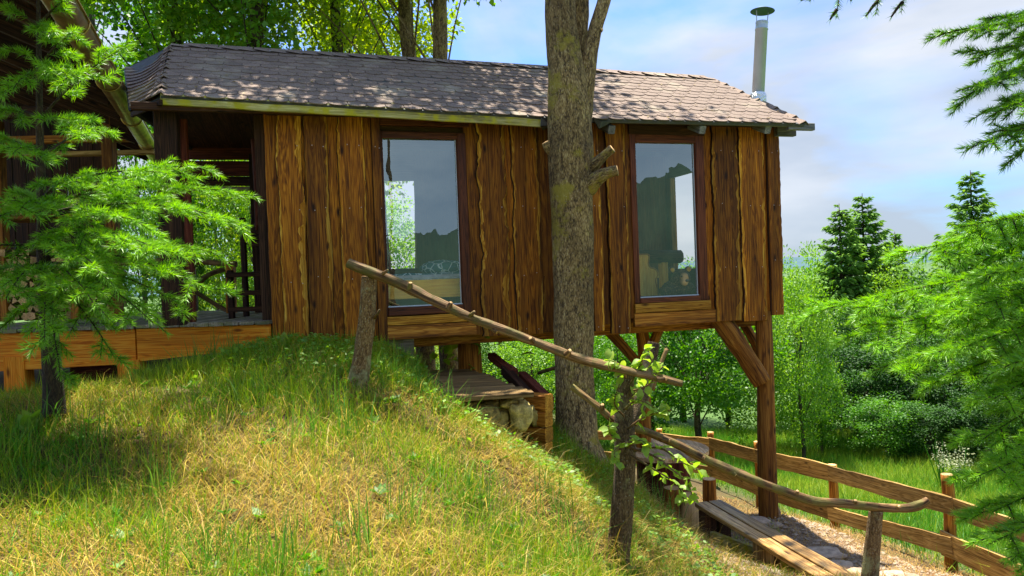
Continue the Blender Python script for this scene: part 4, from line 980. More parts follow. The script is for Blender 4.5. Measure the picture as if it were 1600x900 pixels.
# ================================================================== PLATFORM UNDER THE CABIN
PZ_ = -1.0
f0, f1, b0_, b1_ = PZ(694, 622, PZ_), PZ(836, 613, PZ_), PZ(625, 578, PZ_), PZ(735, 577, PZ_)
plat = thing('plank_platform', 'low weathered plank platform on stones beneath the cabin', 'platform', (f0.x, f0.y, PZ_ - .05))
NPL = 15
for i in range(NPL):
    t = (i + .5) / NPL; a, b = f0.lerp(b0_, t), f1.lerp(b1_, t); a = a - (b - a).normalized() * .25
    mb = MB(); mb.beam(a - Vector((0, 0, .02 + random.uniform(0, .004))), b + (b - a).normalized() * random.uniform(-.02, .03) - Vector((0, 0, .02)), (f0 - b0_).length / NPL * .93, .04, n=5, jit=.003); obj('plank', mb, 'platform', plat)
for t in (.35, .62):
    a, b = f0.lerp(f1, t), b0_.lerp(b1_, t); mb = MB(); mb.beam(a + Vector((0, .45, -.09)), b - Vector((0, .05, .09)), .08, .09, n=2); obj('joist', mb, 'dark', plat)
wall_s = thing('dry_stone_wall', 'rough mossy boulders packed under the plank platform edge', 'stone wall', tuple(P(790, 668, 6.55)))
def rock(parent, px, py, Y, w, h, d=.30, name='stone', m='stone', lab=None):
    c = P(px, py, Y); k = Y / F_PX; ph = random.random() * 80; mb = MB()
    def f(dv_):
        return 1 + .26 * noise.noise(dv_ * 1.3 + Vector((ph, 0, 0))) + .14 * noise.noise(dv_ * 3.2 + Vector((ph, 0, 0))) + .05 * noise.noise(dv_ * 9 + Vector((ph, 0, 0)))
    def sq(dv_):
        p = 3.4; s_ = (abs(dv_.x) ** p + abs(dv_.y) ** p + abs(dv_.z) ** p) ** (-1 / p); return s_ * f(dv_)
    mb.ell(c, (w * k / 2 * .94, d / 2, h * k / 2 * .94), 26, 18, f=sq); return obj(name, mb, m, parent, True) if parent else (mb, c)
for a in ((757, 650, 6.44, 50, 44, .26), (768, 632, 6.56, 28, 17, .26), (798, 629, 6.54, 38, 16, .26), (785, 657, 6.48, 22, 34, .2), (814, 650, 6.42, 37, 48, .26), (738, 640, 6.5, 26, 24), (836, 646, 6.7, 18, 40), (800, 676, 6.5, 34, 16), (772, 678, 6.42, 30, 18)):
    rock(wall_s, *a)
tw = thing('timber_retaining_stack', 'three short squared timbers stacked between the boulders and the big trunk', 'timber stack', tuple(P(848, 692, 6.6)))
for k, (yc, hh_) in enumerate(((629, 26), (654, 25), (679, 25), (702, 24))):
    c = P(858, yc, 6.55); k_ = 6.55 / F_PX; mb = MB(); c.z += 0; mb.beam(c + Vector((-.80, .60, 0)) * .42, c, hh_ * k_ * .85, hh_ * k_ * .93, n=6, jit=.008, b=.012, end_mi=1); obj('timber', mb, ['log', 'rail'], tw)
lean = [('red-brown plank leaning down behind the plank platform, upper one', (768, 556, 8.2), (803, 583, 7.5), .09, .075, 'redpanel'),
        ('dark thick timber leaning at the right edge of the plank platform', (789, 578, 7.7), (826, 620, 6.75), .085, .10, 'dark'),
        ('dark timber leaning between the platform edge and the big trunk', (816, 588, 7.4), (858, 628, 6.7), .085, .10, 'redpanel')]
for lab, a, b, w, hh_, m in lean:
    A, B = P(*a), P(*b); mb = MB(); mb.beam(A, B, w, hh_, n=5, jit=.006); solo('leaning_timber', mb, m, tuple(B), lab, 'timber', 'leaning timbers by the platform')
mb = MB(); mb.tube([P(842, 583, 7.9), P(860, 577, 7.6), P(884, 571, 7.4)], [.02, .02, .018], 7, jit=.15, sub=3); tag(obj('stick', mb, 'branch', None, True), 'thin horizontal stick beside the big trunk above the leaning timbers', 'stick')

# ================================================================== HANDRAILS
def pl(pts): return [P(*p) for p in pts]
hr = thing('branch_handrail', 'upper crooked branch handrail on a lichened post beside the slope', 'handrail', tuple(P(560, 604, 5.45)), 0, 'branch handrails')
mb = MB(); mb.tube(pl([(545, 411, 5.42), (572, 422, 5.38), (620, 441, 5.33), (672, 467, 5.27), (730, 494, 5.2), (790, 517, 5.12), (850, 540, 5.05), (905, 560, 4.98), (960, 574, 4.72), (1010, 586, 4.68), (1066, 600, 4.66)]),
                   [.036, .036, .037, .036, .034, .033, .033, .032, .029, .025, .021], 12, jit=.26, sub=8, freq=12, cap=1); obj('rail', mb, ['branch', 'cutend'], hr, True)
mb = MB(); mb.tube(pl([(556, 612, 5.47), (561, 590, 5.46), (568, 545, 5.45), (574, 490, 5.44), (577, 432, 5.43)]), [.088, .075, .064, .060, .054], 14, jit=.12, sub=7, cap=1); obj('post', mb, ['lichenbark', 'cutend'], hr, True)
for i, (x, y, Y) in enumerate(((640, 452, 5.29), (700, 482, 5.22), (770, 512, 5.14), (835, 535, 5.06), (885, 554, 5.0), (1030, 592, 4.66))):
    q = P(x, y, Y); d_ = Vector((random.uniform(-.5, 1), -.6, random.uniform(-.7, 1))).normalized(); mb = MB(); mb.tube([q, q + d_ * .035, q + d_ * .056], [.026, .018, .013], 8, jit=.15, sub=3, cap=1); obj('knot_stub', mb, ['branch', 'cutend'], hr, True)
for (a, b, r) in (((585, 497, 5.42), (593, 484, 5.38), .014), ((735, 493, 5.17), (741, 487, 5.13), .018), ((598, 428, 5.3), (606, 422, 5.27), .015)):
    mb = MB(); mb.tube(pl([a, b]), [r, r * .6], 7, jit=.1, sub=2); obj('twig_stub', mb, 'branch', hr, True)
hr2 = thing('branch_handrail', 'lower crooked branch handrail running down past the bench to a short post', 'handrail', tuple(P(1358, 908, 5.55)), 0, 'branch handrails')
mb = MB(); mb.tube(pl([(893, 604, 5.0), (930, 632, 4.97), (968, 662, 4.95), (1010, 675, 4.98), (1060, 696, 5.05), (1110, 722, 5.12), (1165, 745, 5.2), (1215, 764, 5.28), (1265, 782, 5.36), (1310, 786, 5.44), (1360, 791, 5.5), (1410, 794, 5.54), (1437, 788, 5.55), (1450, 781, 5.55)]),
                   [.020, .024, .026, .027, .030, .032, .033, .033, .033, .032, .032, .032, .033, .026], 12, jit=.26, sub=8, freq=12, cap=1); obj('rail', mb, ['branch', 'cutend'], hr2, True)
mb = MB(); mb.tube(pl([(1358, 912, 5.56), (1360, 880, 5.56), (1364, 840, 5.55), (1369, 797, 5.54)]), [.066, .060, .056, .052], 14, jit=.10, sub=7, cap=1); obj('post', mb, ['lichenbark', 'cutend'], hr2, True)

for i, (x, y, Y) in enumerate(((940, 640, 4.96), (1035, 686, 5.0), (1090, 712, 5.1), (1140, 735, 5.16), (1240, 774, 5.32), (1335, 788, 5.47), (1400, 793, 5.53))):
    q = P(x, y, Y); d_ = Vector((random.uniform(-.5, 1), -.6, random.uniform(-.7, 1))).normalized(); mb = MB(); mb.tube([q, q + d_ * .032, q + d_ * .052], [.023, .017, .012], 8, jit=.15, sub=3, cap=1); obj('knot_stub', mb, ['branch', 'cutend'], hr2, True)

# ================================================================== TABLE, STUMPS, BENCH
tz = -2.19; tc_ = PZ(1036, 700, tz); tg = gz(tc_.x, tc_.y)
tbl = thing('round_garden_table', 'round wooden table with dark red board-clad base under the cabin', 'table', (tc_.x, tc_.y, tg))
TR = .55
for i in range(7):
    x0, x1 = -TR + i * 2 * TR / 7 + .003, -TR + (i + 1) * 2 * TR / 7 - .003
    top, bot = [], []
    for j in range(7):
        x = x0 + (x1 - x0) * j / 6; y = math.sqrt(max(TR * TR - x * x, .0004)); top.append((x, y)); bot.append((x, -y))
    ring = bot + top[::-1]; a = R(25)
    pts = [Vector((tc_.x + x * math.cos(a) - y * math.sin(a), tc_.y + x * math.sin(a) + y * math.cos(a), tz + .0015 * (i % 2))) for x, y in ring]
    mb = MB(); mb.prism(pts, Vector((0, 0, -.05)), gr=lambda p: ((p[0] - tc_.x), p[2], (p[1] - tc_.y))); obj('tabletop_board', mb, 'tabletop', tbl)
for i in range(18):
    a = 2 * math.pi * i / 18; c = Vector((tc_.x + math.cos(a) * .30, tc_.y + math.sin(a) * .30, 0)); mb = MB()
    mb.beam((c.x, c.y, tg - .05), (c.x, c.y, tz - .052), .100, .03, up=(math.cos(a), math.sin(a), 0), n=3, jit=.003); obj('base_board', mb, 'redpanel', tbl)
mb = MB(); mb.lathe((tc_.x, tc_.y, tg), [(.28, -.04), (.28, tz - tg - .054)], 18); obj('base_core', mb, 'dark', tbl)
def stump(px, py_top, Y, w, lab, m='log', hgt=None):
    c = P(px, py_top, Y); r = w / 2 * Y / F_PX; g_ = gz(c.x, c.y); mb = MB()
    mb.tube([Vector((c.x, c.y, g_ - .08)), Vector((c.x, c.y, (g_ + c.z) / 2)), c], [r * 1.06, r, r * .96], 16, jit=.10, sub=4, cap=1, freq=3); solo('log_stool', mb, [m, 'cutend'], (c.x, c.y, g_), lab, 'stool', 'log stools around the garden table')
stump(1051, 762, 8.35, 28, 'red-brown log stool right in front of the round table base', 'log')
stump(1077, 772, 8.2, 26, 'pale log stool touching the far end of the bench', 'cutend')
stump(1108, 748, 9.6, 21, 'short log stool beyond the table near the plank fence', 'log')
stump(950, 722, 8.6, 40, 'dark red-brown log stool between the big trunk and the sprouting trunk', 'redpanel')

BZ = -2.50
q0, q1 = PZ(1106, 783, BZ), PZ(1345, 922, BZ); bdv = (q1 - q0).normalized(); bsd = Vector((-bdv.y, bdv.x, 0)); bsd = bsd if bsd.x > 0 else -bsd
bench = thing('plank_bench', 'long weathered two-plank bench below the handrail', 'bench', (q0.x, q0.y, gz(q0.x, q0.y)))
for s_ in (-1, 1):
    mb = MB(); mb.beam(q0 + bsd * s_ * .082 - Vector((0, 0, .022)), q1 + bsd * s_ * .082 - Vector((0, 0, .022)), .148, .044, n=8, jit=.004); obj('seat_plank', mb, 'bench', bench)
Lb = (q1 - q0).length
for t, m in ((.06, 'dark'), (.50, 'platform'), (.93, 'platform')):
    for s_ in (-1, 1):
        c = q0 + bdv * (Lb * t) + bsd * s_ * .085; g_ = gz(c.x, c.y) - .05; mb = MB(); mb.beam((c.x, c.y, g_), (c.x, c.y, BZ - .046), .13, .14, up=bdv, n=3, jit=.004); obj('leg', mb, m, bench)
a, b = P(1106, 828, 7.75), P(1248, 905, 6.5); a.z = gz(a.x, a.y) + .03; b.z = gz(b.x, b.y) + .03
mb = MB(); mb.beam(a, b, .05, .12, n=6, jit=.005); solo('ground_board', mb, 'mossboard', tuple(a), 'mossy edging board lying on the ground under the bench', 'board')
# stones round the post foot
for i, (px, py, Y, w, h, lab) in enumerate(((1183, 806, 8.2, 40, 14, 'flat pale stone at the left foot of the cabin corner post'), (1213, 796, 8.5, 12, 22, 'upright white stone against the right side of the corner post'), (1208, 817, 8.1, 30, 9, 'reddish flat stone right below the corner post foot'),
        (1285, 848, 7.4, 64, 12, 'large flat pale stone beside the bench'), (1312, 862, 7.0, 46, 12, 'brown slab of stone leaning next to the flat pale stone'), (1345, 888, 6.4, 50, 14, 'pale flat stone left of the short handrail post'),
        (1395, 884, 6.3, 56, 12, 'broad flat stone right of the short handrail post'), (1420, 897, 6.1, 44, 14, 'rounded pale stone nearest the fence at the bottom edge'))):
    mb, c = rock(None, px, py, Y, w, h, d=w * Y / F_PX * .7); c.z = gz(c.x, c.y)
    dz = c.z + h * Y / F_PX * .25 - P(px, py, Y).z; mb.v = [(x, y, z + dz) for x, y, z in mb.v]; solo('flat_stone', mb, 'palestone', tuple(c), lab, 'stone', 'flat stones on the yard', smooth=True)

# ================================================================== FENCE
fen = thing('plank_fence', 'two-rail fence of rough-edged boards on round posts along the meadow', 'fence', tuple(P(1300, 832, 9.6)))
FP = [(1660, 5.9, (835, 872), (905, 955), 790, 1010), (1480, 7.2, (774, 805), (836, 866), 741, 892), (1300, 9.4, (725, 754), (791, 814), 726, 832), (1183, 11.2, (701, 724), (755, 774), 690, 795), (1110, 12.8, (684, 702), (729, 744), 675, 770), (1030, 13.8, (677, 692), (713, 727), 670, 750), (925, 14.2, (673, 686), (704, 716), 666, 740)]
for px, Y, tr_, br_, yt, yb in FP:
    t = P(px, yt, Y); b = P(px, yb, Y); b.x = t.x + .01; b.z = min(b.z, gz(b.x, b.y)) - .15; mb = MB()
    mb.tube([b, b.lerp(t, .5) + Vector((.008, 0, 0)), t], [.062, .058, .055], 12, jit=.12, sub=5, cap=1); obj('post', mb, ['log', 'cutend'], fen, True)
for i in range(len(FP) - 1):
    A, B = FP[i], FP[i + 1]
    for k in (2, 3):
        ya = (A[k][0] + A[k][1]) / 2; yb = (B[k][0] + B[k][1]) / 2; a = P(A[0], ya, A[1] - .08 - .015 * (i % 2)); b = P(B[0], yb, B[1] - .08 - .015 * (i % 2)); d_ = (b - a).normalized()
        ha = (A[k][1] - A[k][0]) * A[1] / F_PX; mb = MB(); mb.beam(a - d_ * .08, b + d_ * .08, .032, ha * .92, n=16, jit=.011, b=.004, bow=random.uniform(-.006, .005)); obj('rail_board', mb, 'fence', fen)

# ================================================================== BIG TRUNK IN FRONT OF THE CABIN
big = thing('forked_tree', 'thick forked tree trunk with two sawn branch stubs rising through the cabin eave', 'tree', tuple(P(900, 694, 7.3)))
YT = 7.35
tp = [(908, 730, 7.3), (901, 690, 7.32), (899, 640, YT), (897, 560, YT), (896, 450, YT), (894, 340, YT), (891, 240, YT), (889, 170, YT), (886, 120, YT), (880, 75, YT), (876, 20, YT), (873, -60, YT), (868, -250, YT + .1), (850, -480, YT + .3)]
rr_ = [.275, .215, .20, .196, .196, .205, .222, .212, .19, .165, .152, .14, .115, .07]
mb = MB(); mb.tube(pl(tp), rr_, 90, jit=.06, sub=24, freq=5, fl=lambda a, l: 1 + .020 * noise.noise((math.cos(a) * 9, math.sin(a) * 9, l * 5)) + .022 * abs(noise.noise((math.cos(a) * 17, math.sin(a) * 17, l * 5.5))) + (.16 * max(0, .42 - l) * math.sin(a * 5 + 1)))
mb.tube(pl([(903, 205, YT - .02), (912, 155, YT), (918, 115, YT), (923, 80, YT + .02), (932, 40, YT + .05), (944, 0, YT + .08), (956, -60, YT + .1), (985, -220, YT + .3), (1010, -360, YT + .5)]), [.13, .095, .078, .073, .070, .066, .060, .045, .025], 36, jit=.10, sub=10, freq=8)
mb.tube(pl([(898, 150, YT + .10), (903, 95, YT + .16), (907, 45, YT + .2), (909, 0, YT + .22), (906, -70, YT + .3), (915, -300, YT + .6)]), [.10, .085, .078, .075, .07, .035], 32, jit=.10, sub=8, freq=8)
obj('trunk', mb, 'bark', big, True)
for pts, r in (([(922, 262, YT - .05), (934, 252, YT - .12), (946, 241, YT - .16), (957, 232, YT - .19)], (.075, .055, .044, .042)), ([(918, 292, YT - .05), (934, 278, YT - .14), (948, 270, YT - .18), (965, 266, YT - .21)], (.10, .07, .055, .050)), ([(870, 242, YT), (858, 232, YT - .05), (852, 222, YT - .07)], (.07, .05, .035)), ([(933, 48, YT + .03), (940, 44, YT)], (.05, .03))):
    mb = MB(); mb.tube(pl(pts), list(r), 14, jit=.10, sub=5, cap=1); obj('branch_stub', mb, ['bark', 'cutend'], big, True)

# ================================================================== VEGETATION HELPERS
def crown_mesh(name, mat, center, radii, nclump, nleaf, leaf, clump=.35, seed=1, inner=.45, flat=.75, lw=.62, zmin=None, droop=0.0):
    g = np.random.default_rng(seed)
    d = unit(g.normal(size=(nclump, 3))); r = inner + (1 - inner) * g.random((nclump, 1)) ** .6
    r *= 1 + .09 * g.normal(size=(nclump, 1))
    cc = np.array(center) + d * r * np.array(radii)
    if zmin is not None: cc[:, 2] = np.maximum(cc[:, 2], zmin + .25 * g.random(nclump))
    ctint = np.clip(g.normal(.45, .22, nclump), 0, 1); csz = clump * (0.6 + .8 * g.random(nclump))
    k = g.integers(0, nclump, nleaf); off = np.clip(g.normal(size=(nleaf, 3)), -1.7, 1.7) * csz[k][:, None] * np.array([1, 1, flat]) * .62
    p = cc[k] + off
    ax = unit(off + g.normal(size=(nleaf, 3)) * .5 * csz[k][:, None] + np.array([0, 0, -droop])); nr = unit(g.normal(size=(nleaf, 3)) * .7 + np.array([0, 0, .8]))
    s = leaf * (.65 + .7 * g.random(nleaf))
    v, q = leaf_quads(p, ax, nr, s, s * lw); t = np.repeat(np.clip(ctint[k] + g.normal(0, .2, nleaf), 0, 1), 4)
    return fastmesh(name, v, q, None, (mat,), attrs={'tint': ('FLOAT', t)}), cc
def trunk_mesh(name, mat, h, r, limbs, seed=1, lean=.05, base=(0, 0, 0)):
    random.seed(seed); mb = MB(); b = Vector(base)
    path = [b + Vector((lean * random.uniform(-1, 1) * h * t, lean * random.uniform(-1, 1) * h * t, h * t - (.2 if t == 0 else 0))) for t in (0, .12, .3, .5, .7, .9)]
    mb.tube(path, [r * 1.35, r * 1.05, r * .9, r * .7, r * .45, r * .12], 12, jit=.10, sub=4)
    for c in limbs:
        c = Vector(c); t = min(.75, max(.15, (c.z - b.z) / h * .62)); s = path[0].lerp(path[-1], t); i = min(int(t * 5), 4); s = path[i].lerp(path[i + 1], .5)
        m = s.lerp(c, .5) + Vector((0, 0, .12 * (c - s).length)); rr = r * .30 * (1 - t * .5); mb.tube([s, m, c], [rr, rr * .6, rr * .15], 6, jit=.1, sub=3)
    return mesh(name, mb, mat, True)
def make_proto(kind, h, rad, nleaf, leaf, mat, seed, bark='bark2', zlow=.08, nclump=60, clump=.42, r=.09, droop=0.0):
    zc = h * (1 + zlow) / 2; rz = h * (1 - zlow) / 2
    cm, cc = crown_mesh('crown', mat, (0, 0, zc), (rad, rad, rz), nclump, nleaf, leaf, clump, seed, droop=droop)
    tm = trunk_mesh('trunk', bark, h * .9, r, cc[::max(1, nclump // 12)], seed)
    return cm, tm
def put_tree(name, pr, x, y, s, sz, rot, label, cat, group=None, z=None):
    zz = gz(x, y) if z is None else z
    t = thing(name, label, cat, (x, y, zz), 0, group); t.rotation_euler.z = rot; t.scale = (s, s, sz)
    for nm, me in (('crown', pr[0]), ('trunk', pr[1])):
        o = bpy.data.objects.new(nm, me); COL.objects.link(o); o.parent = t
    return t
PROTO = {
 'bush': make_proto('bush', 6, 2.1, 15000, .115, 'leaf', 11, nclump=90), 'light': make_proto('light', 6, 1.9, 15000, .095, 'leaf_light', 12, nclump=95),
 'dark': make_proto('dark', 6, 2.2, 15000, .125, 'leaf_shaded', 13, nclump=80), 'bush2': make_proto('bush2', 6, 1.8, 13000, .105, 'leaf', 14, nclump=70, clump=.5),
 'open': make_proto('open', 6, 2.2, 12000, .115, 'leaf', 15, zlow=.30, nclump=55, clump=.45, r=.10), 'yellow': make_proto('yellow', 6, 1.9, 12000, .09, 'leaf_yellow', 16, nclump=80)}

# ------------------------------------------------------------------ background trees: (px, Y, top py, width px, kind)
BT = [(1246, 16.5, 408, 120, 'light'), (1180, 19, 430, 150, 'light'), (1085, 17.5, 440, 210, 'open'), (1010, 20, 430, 170, 'bush'), (960, 16, 500, 110, 'bush2'), (905, 19, 470, 150, 'bush'), (830, 17, 500, 140, 'light'), (775, 20, 440, 160, 'bush2'),
      (1130, 24, 400, 180, 'bush2'), (1290, 21, 470, 120, 'dark'), (1335, 18.5, 520, 150, 'dark'), (1400, 23, 408, 130, 'light'), (1430, 19, 500, 150, 'dark'), (1490, 21, 430, 160, 'dark'), (1500, 17.5, 540, 150, 'dark'), (1560, 19, 470, 170, 'dark'), (1620, 18, 440, 180, 'bush'),
      (1380, 27, 430, 160, 'bush'), (1580, 25, 400, 170, 'bush2'), (1660, 22, 380, 200, 'dark'), (1275, 27, 408, 140, 'light'), (1230, 26, 404, 150, 'bush'), (1060, 27, 420, 190, 'light'), (940, 27, 420, 190, 'light'), (850, 26, 430, 180, 'bush'),
      (700, 19, 470, 150, 'light'), (650, 16, 505, 110, 'yellow'), (620, 21, 440, 140, 'bush'), (560, 19, 440, 150, 'light'), (1460, 30, 412, 200, 'dark'), (1280, 17.5, 560, 90, 'bush2'), (1385, 16.6, 610, 120, 'bush'), (1450, 16.2, 625, 100, 'dark'), (1545, 15.5, 600, 130, 'dark'), (1620.5, 14.5, 580, 140, 'dark'),
      (390, 15, 200, 150, 'light'), (330, 18, 230, 170, 'yellow'), (270, 15.5, 250, 120, 'bush'), (360, 24, 150, 220, 'light'), (460, 20, 200, 200, 'bush'), (210, 20, 110, 160, 'bush2'), (600, 25, 300, 200, 'light')]
names = {'light': ('light green leafy tree in the wood edge behind the meadow', 'light green trees of the wood edge'), 'bush': ('mid green leafy tree in the wood edge behind the cabin', 'mid green trees of the wood edge'), 'bush2': ('rounded green leafy tree in the wood edge behind the fence', 'rounded trees of the wood edge'),
         'dark': ('dark shaded leafy tree at the right of the wood edge', 'dark trees of the wood edge'), 'open': ('green spreading tree with visible dark trunk seen under the cabin floor', None), 'yellow': ('yellow-green leafy tree seen behind the cabin at the left', 'yellow-green trees behind the cabin')}
special = {1246: 'bright light green tree just right of the cabin corner post', 1180: 'light green tree behind the diagonal brace of the corner post', 1085: 'green spreading tree with visible dark trunk seen under the cabin floor',
 1010: 'green tree behind the middle log support with two braces', 960: 'low rounded tree between the big forked trunk and the sprouting trunk', 905: 'green tree hidden mostly by the big forked trunk', 830: 'light green tree behind the leaning timbers',
 775: 'rounded tree directly behind the red-brown leaning plank', 1130: 'taller rounded tree behind the spreading tree under the cabin', 1290: 'dark green tree below the fir pair', 1335: 'dark shaded tree in front of the fir pair', 1400: 'rounded pale green tree between the fir pair and the single fir',
 1430: 'dark green tree below the pale rounded one', 1490: 'dark green tree under the single fir, behind the spruce boughs', 1500: 'dark tree behind the pale seeding weeds', 1560: 'dark tree seen through the spruce boughs, right of the seeding weeds', 1620: 'mid green tree behind the spruce boughs at the right edge',
 1380: 'far green tree top behind the thin pale fir', 1580: 'far rounded tree behind the spruce boughs', 1660: 'dark tree behind the spruce, beyond the right edge', 1275: 'far light green tree top left of the fir pair', 1230: 'far mid green tree top touching the cabin wall edge', 1060: 'far light green tree behind the middle log support',
 940: 'far light green tree right of the big forked trunk', 850: 'far green tree left of the big forked trunk', 700: 'light green tree behind the thick log support under the cabin', 650: 'yellow-green tree right of the square red post under the cabin', 620: 'mid green tree behind the square red post under the cabin', 560: 'light green tree behind the left end of the cabin',
 1460: 'far dark tree behind the single fir', 1280: 'low rounded bush at the meadow edge right of the corner post', 1385: 'low green bush at the meadow edge below the rounded trees', 1450: 'low dark bush at the meadow edge left of the seeding weeds', 1545: 'low dark bush right of the seeding weeds', 1620.5: 'dark low bush behind the lowest spruce boughs',
 390: 'light green tree seen through the porch doorway', 330: 'yellow-green tree seen between the porch posts', 270: 'mid green tree behind the left porch post', 360: 'tall far light green tree behind the porch', 460: 'mid green tree behind the cabin, right of the porch', 210: 'rounded tree between the hut and the porch roof', 600: 'far light green tree seen through the left window'}
for i, (px, Y, ty, wpx, kind) in enumerate(BT):
    top = P(px, ty, Y); zb = gz(top.x, Y); h = top.z - zb; s = wpx * Y / F_PX / 3.9
    lab, grp = names[kind]
    if px in special: lab, grp = special[px], 'leafy trees of the wood edge'
    put_tree('leafy_tree', PROTO[kind], top.x, Y, s, h / 6, i * 2.4, lab, 'tree', grp)
# tall trees behind the cabin on the left (they shade the left half of the roof)
def tall(px, Y, z0, ztop, rad, nleaf, leaf, mat, seed, label, grp=None, tr=.12, barkm='bark2', base=None, dx=0, dy=0, nclump=60, clump=.6, lw=.75):
    q = P(px, 100, Y); zb = gz(q.x, Y); t = thing('tall_tree', label, 'tree', (q.x, Y, zb), 0, 'tall trees behind the roof')
    cm, cc = crown_mesh('crown', mat, (dx, dy, (z0 + ztop) / 2 - zb), (rad, rad, (ztop - z0) / 2), nclump, nleaf, leaf, clump, seed, inner=.3, lw=lw)
    o = link('crown', cm, t)
    random.seed(seed); mb = MB(); H = ztop - zb
    path = [Vector((0.02 * random.uniform(-1, 1) * H * k, 0.02 * random.uniform(-1, 1) * H * k, H * k - (.2 if k == 0 else 0))) for k in (0, .15, .35, .55, .75, .92)]
    mb.tube(path, [tr * 1.3, tr, tr * .93, tr * .8, tr * .5, tr * .1], 16, jit=.09, sub=6)
    for c in cc[::max(1, nclump // 9)]:
        c = Vector(c); k = min(.8, max(.2, c.z / H * .72)); i = min(int(k * 5), 4); s = path[i].lerp(path[i + 1], k * 5 - i); mb.tube([s, s.lerp(c, .5) + Vector((0, 0, .25)), c], [tr * .15, tr * .08, .006], 7, jit=.1, sub=4)
    o = link('trunk', mesh('trunk', mb, barkm, True), t); return t
tall(400, 11.9, 4.0, 9.6, 3.0, 32000, .105, 'leaf_light', 21, 'big leafy maple with the widest crown behind the left part of the roof', nclump=150, clump=.40, dy=-1.3)
tall(280, 12.4, 3.6, 9.4, 2.6, 26000, .105, 'leaf_light', 22, 'leafy maple above the left roof corner beside the hut gutter', nclump=130, clump=.40)
tall(150, 16, 2.0, 10.0, 3.2, 17000, .12, 'leaf', 23, 'green maple seen between the hut gutter and the cabin roof', nclump=120, clump=.42)
tall(535, 13.0, 3.1, 9.0, 2.2, 22000, .085, 'leaf_yellow', 24, 'pale yellow-green birch behind the roof ridge', barkm='bark2', nclump=110, clump=.45, lw=.6)
tall(590, 15.5, 2.6, 8.0, 1.5, 6500, .12, 'leaf_yellow', 27, 'smaller yellow-green birch right beside the two bare trunks', nclump=45, clump=.4)
tall(646, 11.6, 4.5, 9.0, 2.7, 21000, .11, 'leaf_light', 25, 'left of two straight bare trunks rising behind the roof', tr=.135, barkm='bark', nclump=85, clump=.45, dx=-.9, dy=-1.2)
tall(685, 11.2, 4.2, 8.6, 2.2, 13000, .11, 'leaf_light', 26, 'right of two straight bare trunks rising behind the roof', tr=.135, barkm='bark', nclump=60, clump=.45, dx=-.5, dy=-.8)
# crown of the big forked tree, high above the picture
cm, cc = crown_mesh('crown', 'leaf', (.6, 1.6, 9.3), (1.9, 1.6, 1.7), 26, 1100, .12, .35, 31, inner=.3)
me_v = np.empty(len(cm.vertices) * 3, np.float32); cm.vertices.foreach_get('co', me_v); bx = WM[big.name].translation
cm.vertices.foreach_set('co', (me_v.reshape(-1, 3) + np.array([P(890, 0, 7.35).x - bx.x, 0, -bx.z - .6], np.float32)).ravel()); link('crown', cm, big)

# ------------------------------------------------------------------ firs in the distance
def far_fir(px, Y, ty, wpx, seed, label, dens=1.0):
    g = np.random.default_rng(seed); top = P(px, ty, Y); zb = gz(top.x, Y); H = top.z - zb; Rm = wpx * Y / F_PX / 2
    t = thing('fir_tree', label, 'tree', (top.x, Y, zb), 0, 'firs beyond the meadow')
    pts, axs, nrs, ls, tn = [], [], [], [], []
    z = H * .12; wh = 0; limbs = MB()
    while z < H * .985:
        f = 1 - z / H; L0_ = Rm * (f ** .8) * 1.05 + .06; nb = 7 if f > .3 else 5; a0 = g.random() * 6.28
        for b in range(nb):
            if g.random() < .12: continue
            a = a0 + b * 6.283 / nb + g.normal(0, .15); L = L0_ * g.uniform(.65, 1.12); n = int(12 + 60 * L * dens)
            s = g.random(n) ** .7; dirv = np.array([math.cos(a), math.sin(a)])
            rise = .12 if f < .3 else -.10
            z0_ = z + g.normal(0, .012) * H; zz = z0_ + L * (rise * s - .25 * s * (1 - s) + (.14 * s ** 3))
            side = g.normal(0, .16, n) * L * (1 - .5 * s) * .9; p = np.stack([dirv[0] * s * L - dirv[1] * side, dirv[1] * s * L + dirv[0] * side, zz - np.abs(side) * .25], 1)
            ax = np.stack([dirv[0] - dirv[1] * np.sign(side) * .8, dirv[1] + dirv[0] * np.sign(side) * .8, g.normal(-.5, .35, n)], 1)
            pts.append(p); axs.append(ax); nrs.append(g.normal(size=(n, 3)) * .5 + np.array([0, 0, 1])); ls.append(g.uniform(.16, .34, n) * (Y / 26) * (.5 + .5 * min(1, L / .7))); tn.append(np.clip(.25 + .6 * s + g.normal(0, .15, n), 0, 1))
            limbs.tube([Vector((0, 0, z0_)), Vector((dirv[0] * L * .9, dirv[1] * L * .9, z0_ + L * rise * .8))], [.02, .005], 5)
        z += H * .021 * (.7 + .7 * f); wh += 1
    pts, axs, nrs, ls, tn = map(np.concatenate, (pts, axs, nrs, ls, tn))
    v, q = leaf_quads(pts, axs, nrs, ls, ls * .34); link('crown', fastmesh('crown', v, q, None, ('needle_far',), attrs={'tint': ('FLOAT', np.repeat(tn, 4))}), t)
    limbs.tube([Vector((0, 0, -.2)), Vector((0, 0, H * .5)), Vector((0, 0, H))], [.13, .08, .01], 8); link('trunk', mesh('trunk', limbs, 'firbark', True), t)
far_fir(1311, 24, 318, 175, 41, 'left and smaller fir of the pair right of the cabin')
far_fir(1347, 25, 302, 225, 42, 'right and taller fir of the pair right of the cabin')
far_fir(1516, 24, 266, 235, 43, 'single dark fir rising behind the green fir boughs at the right')
far_fir(1398, 30, 362, 80, 44, 'thin pale fir top just right of the fir pair')

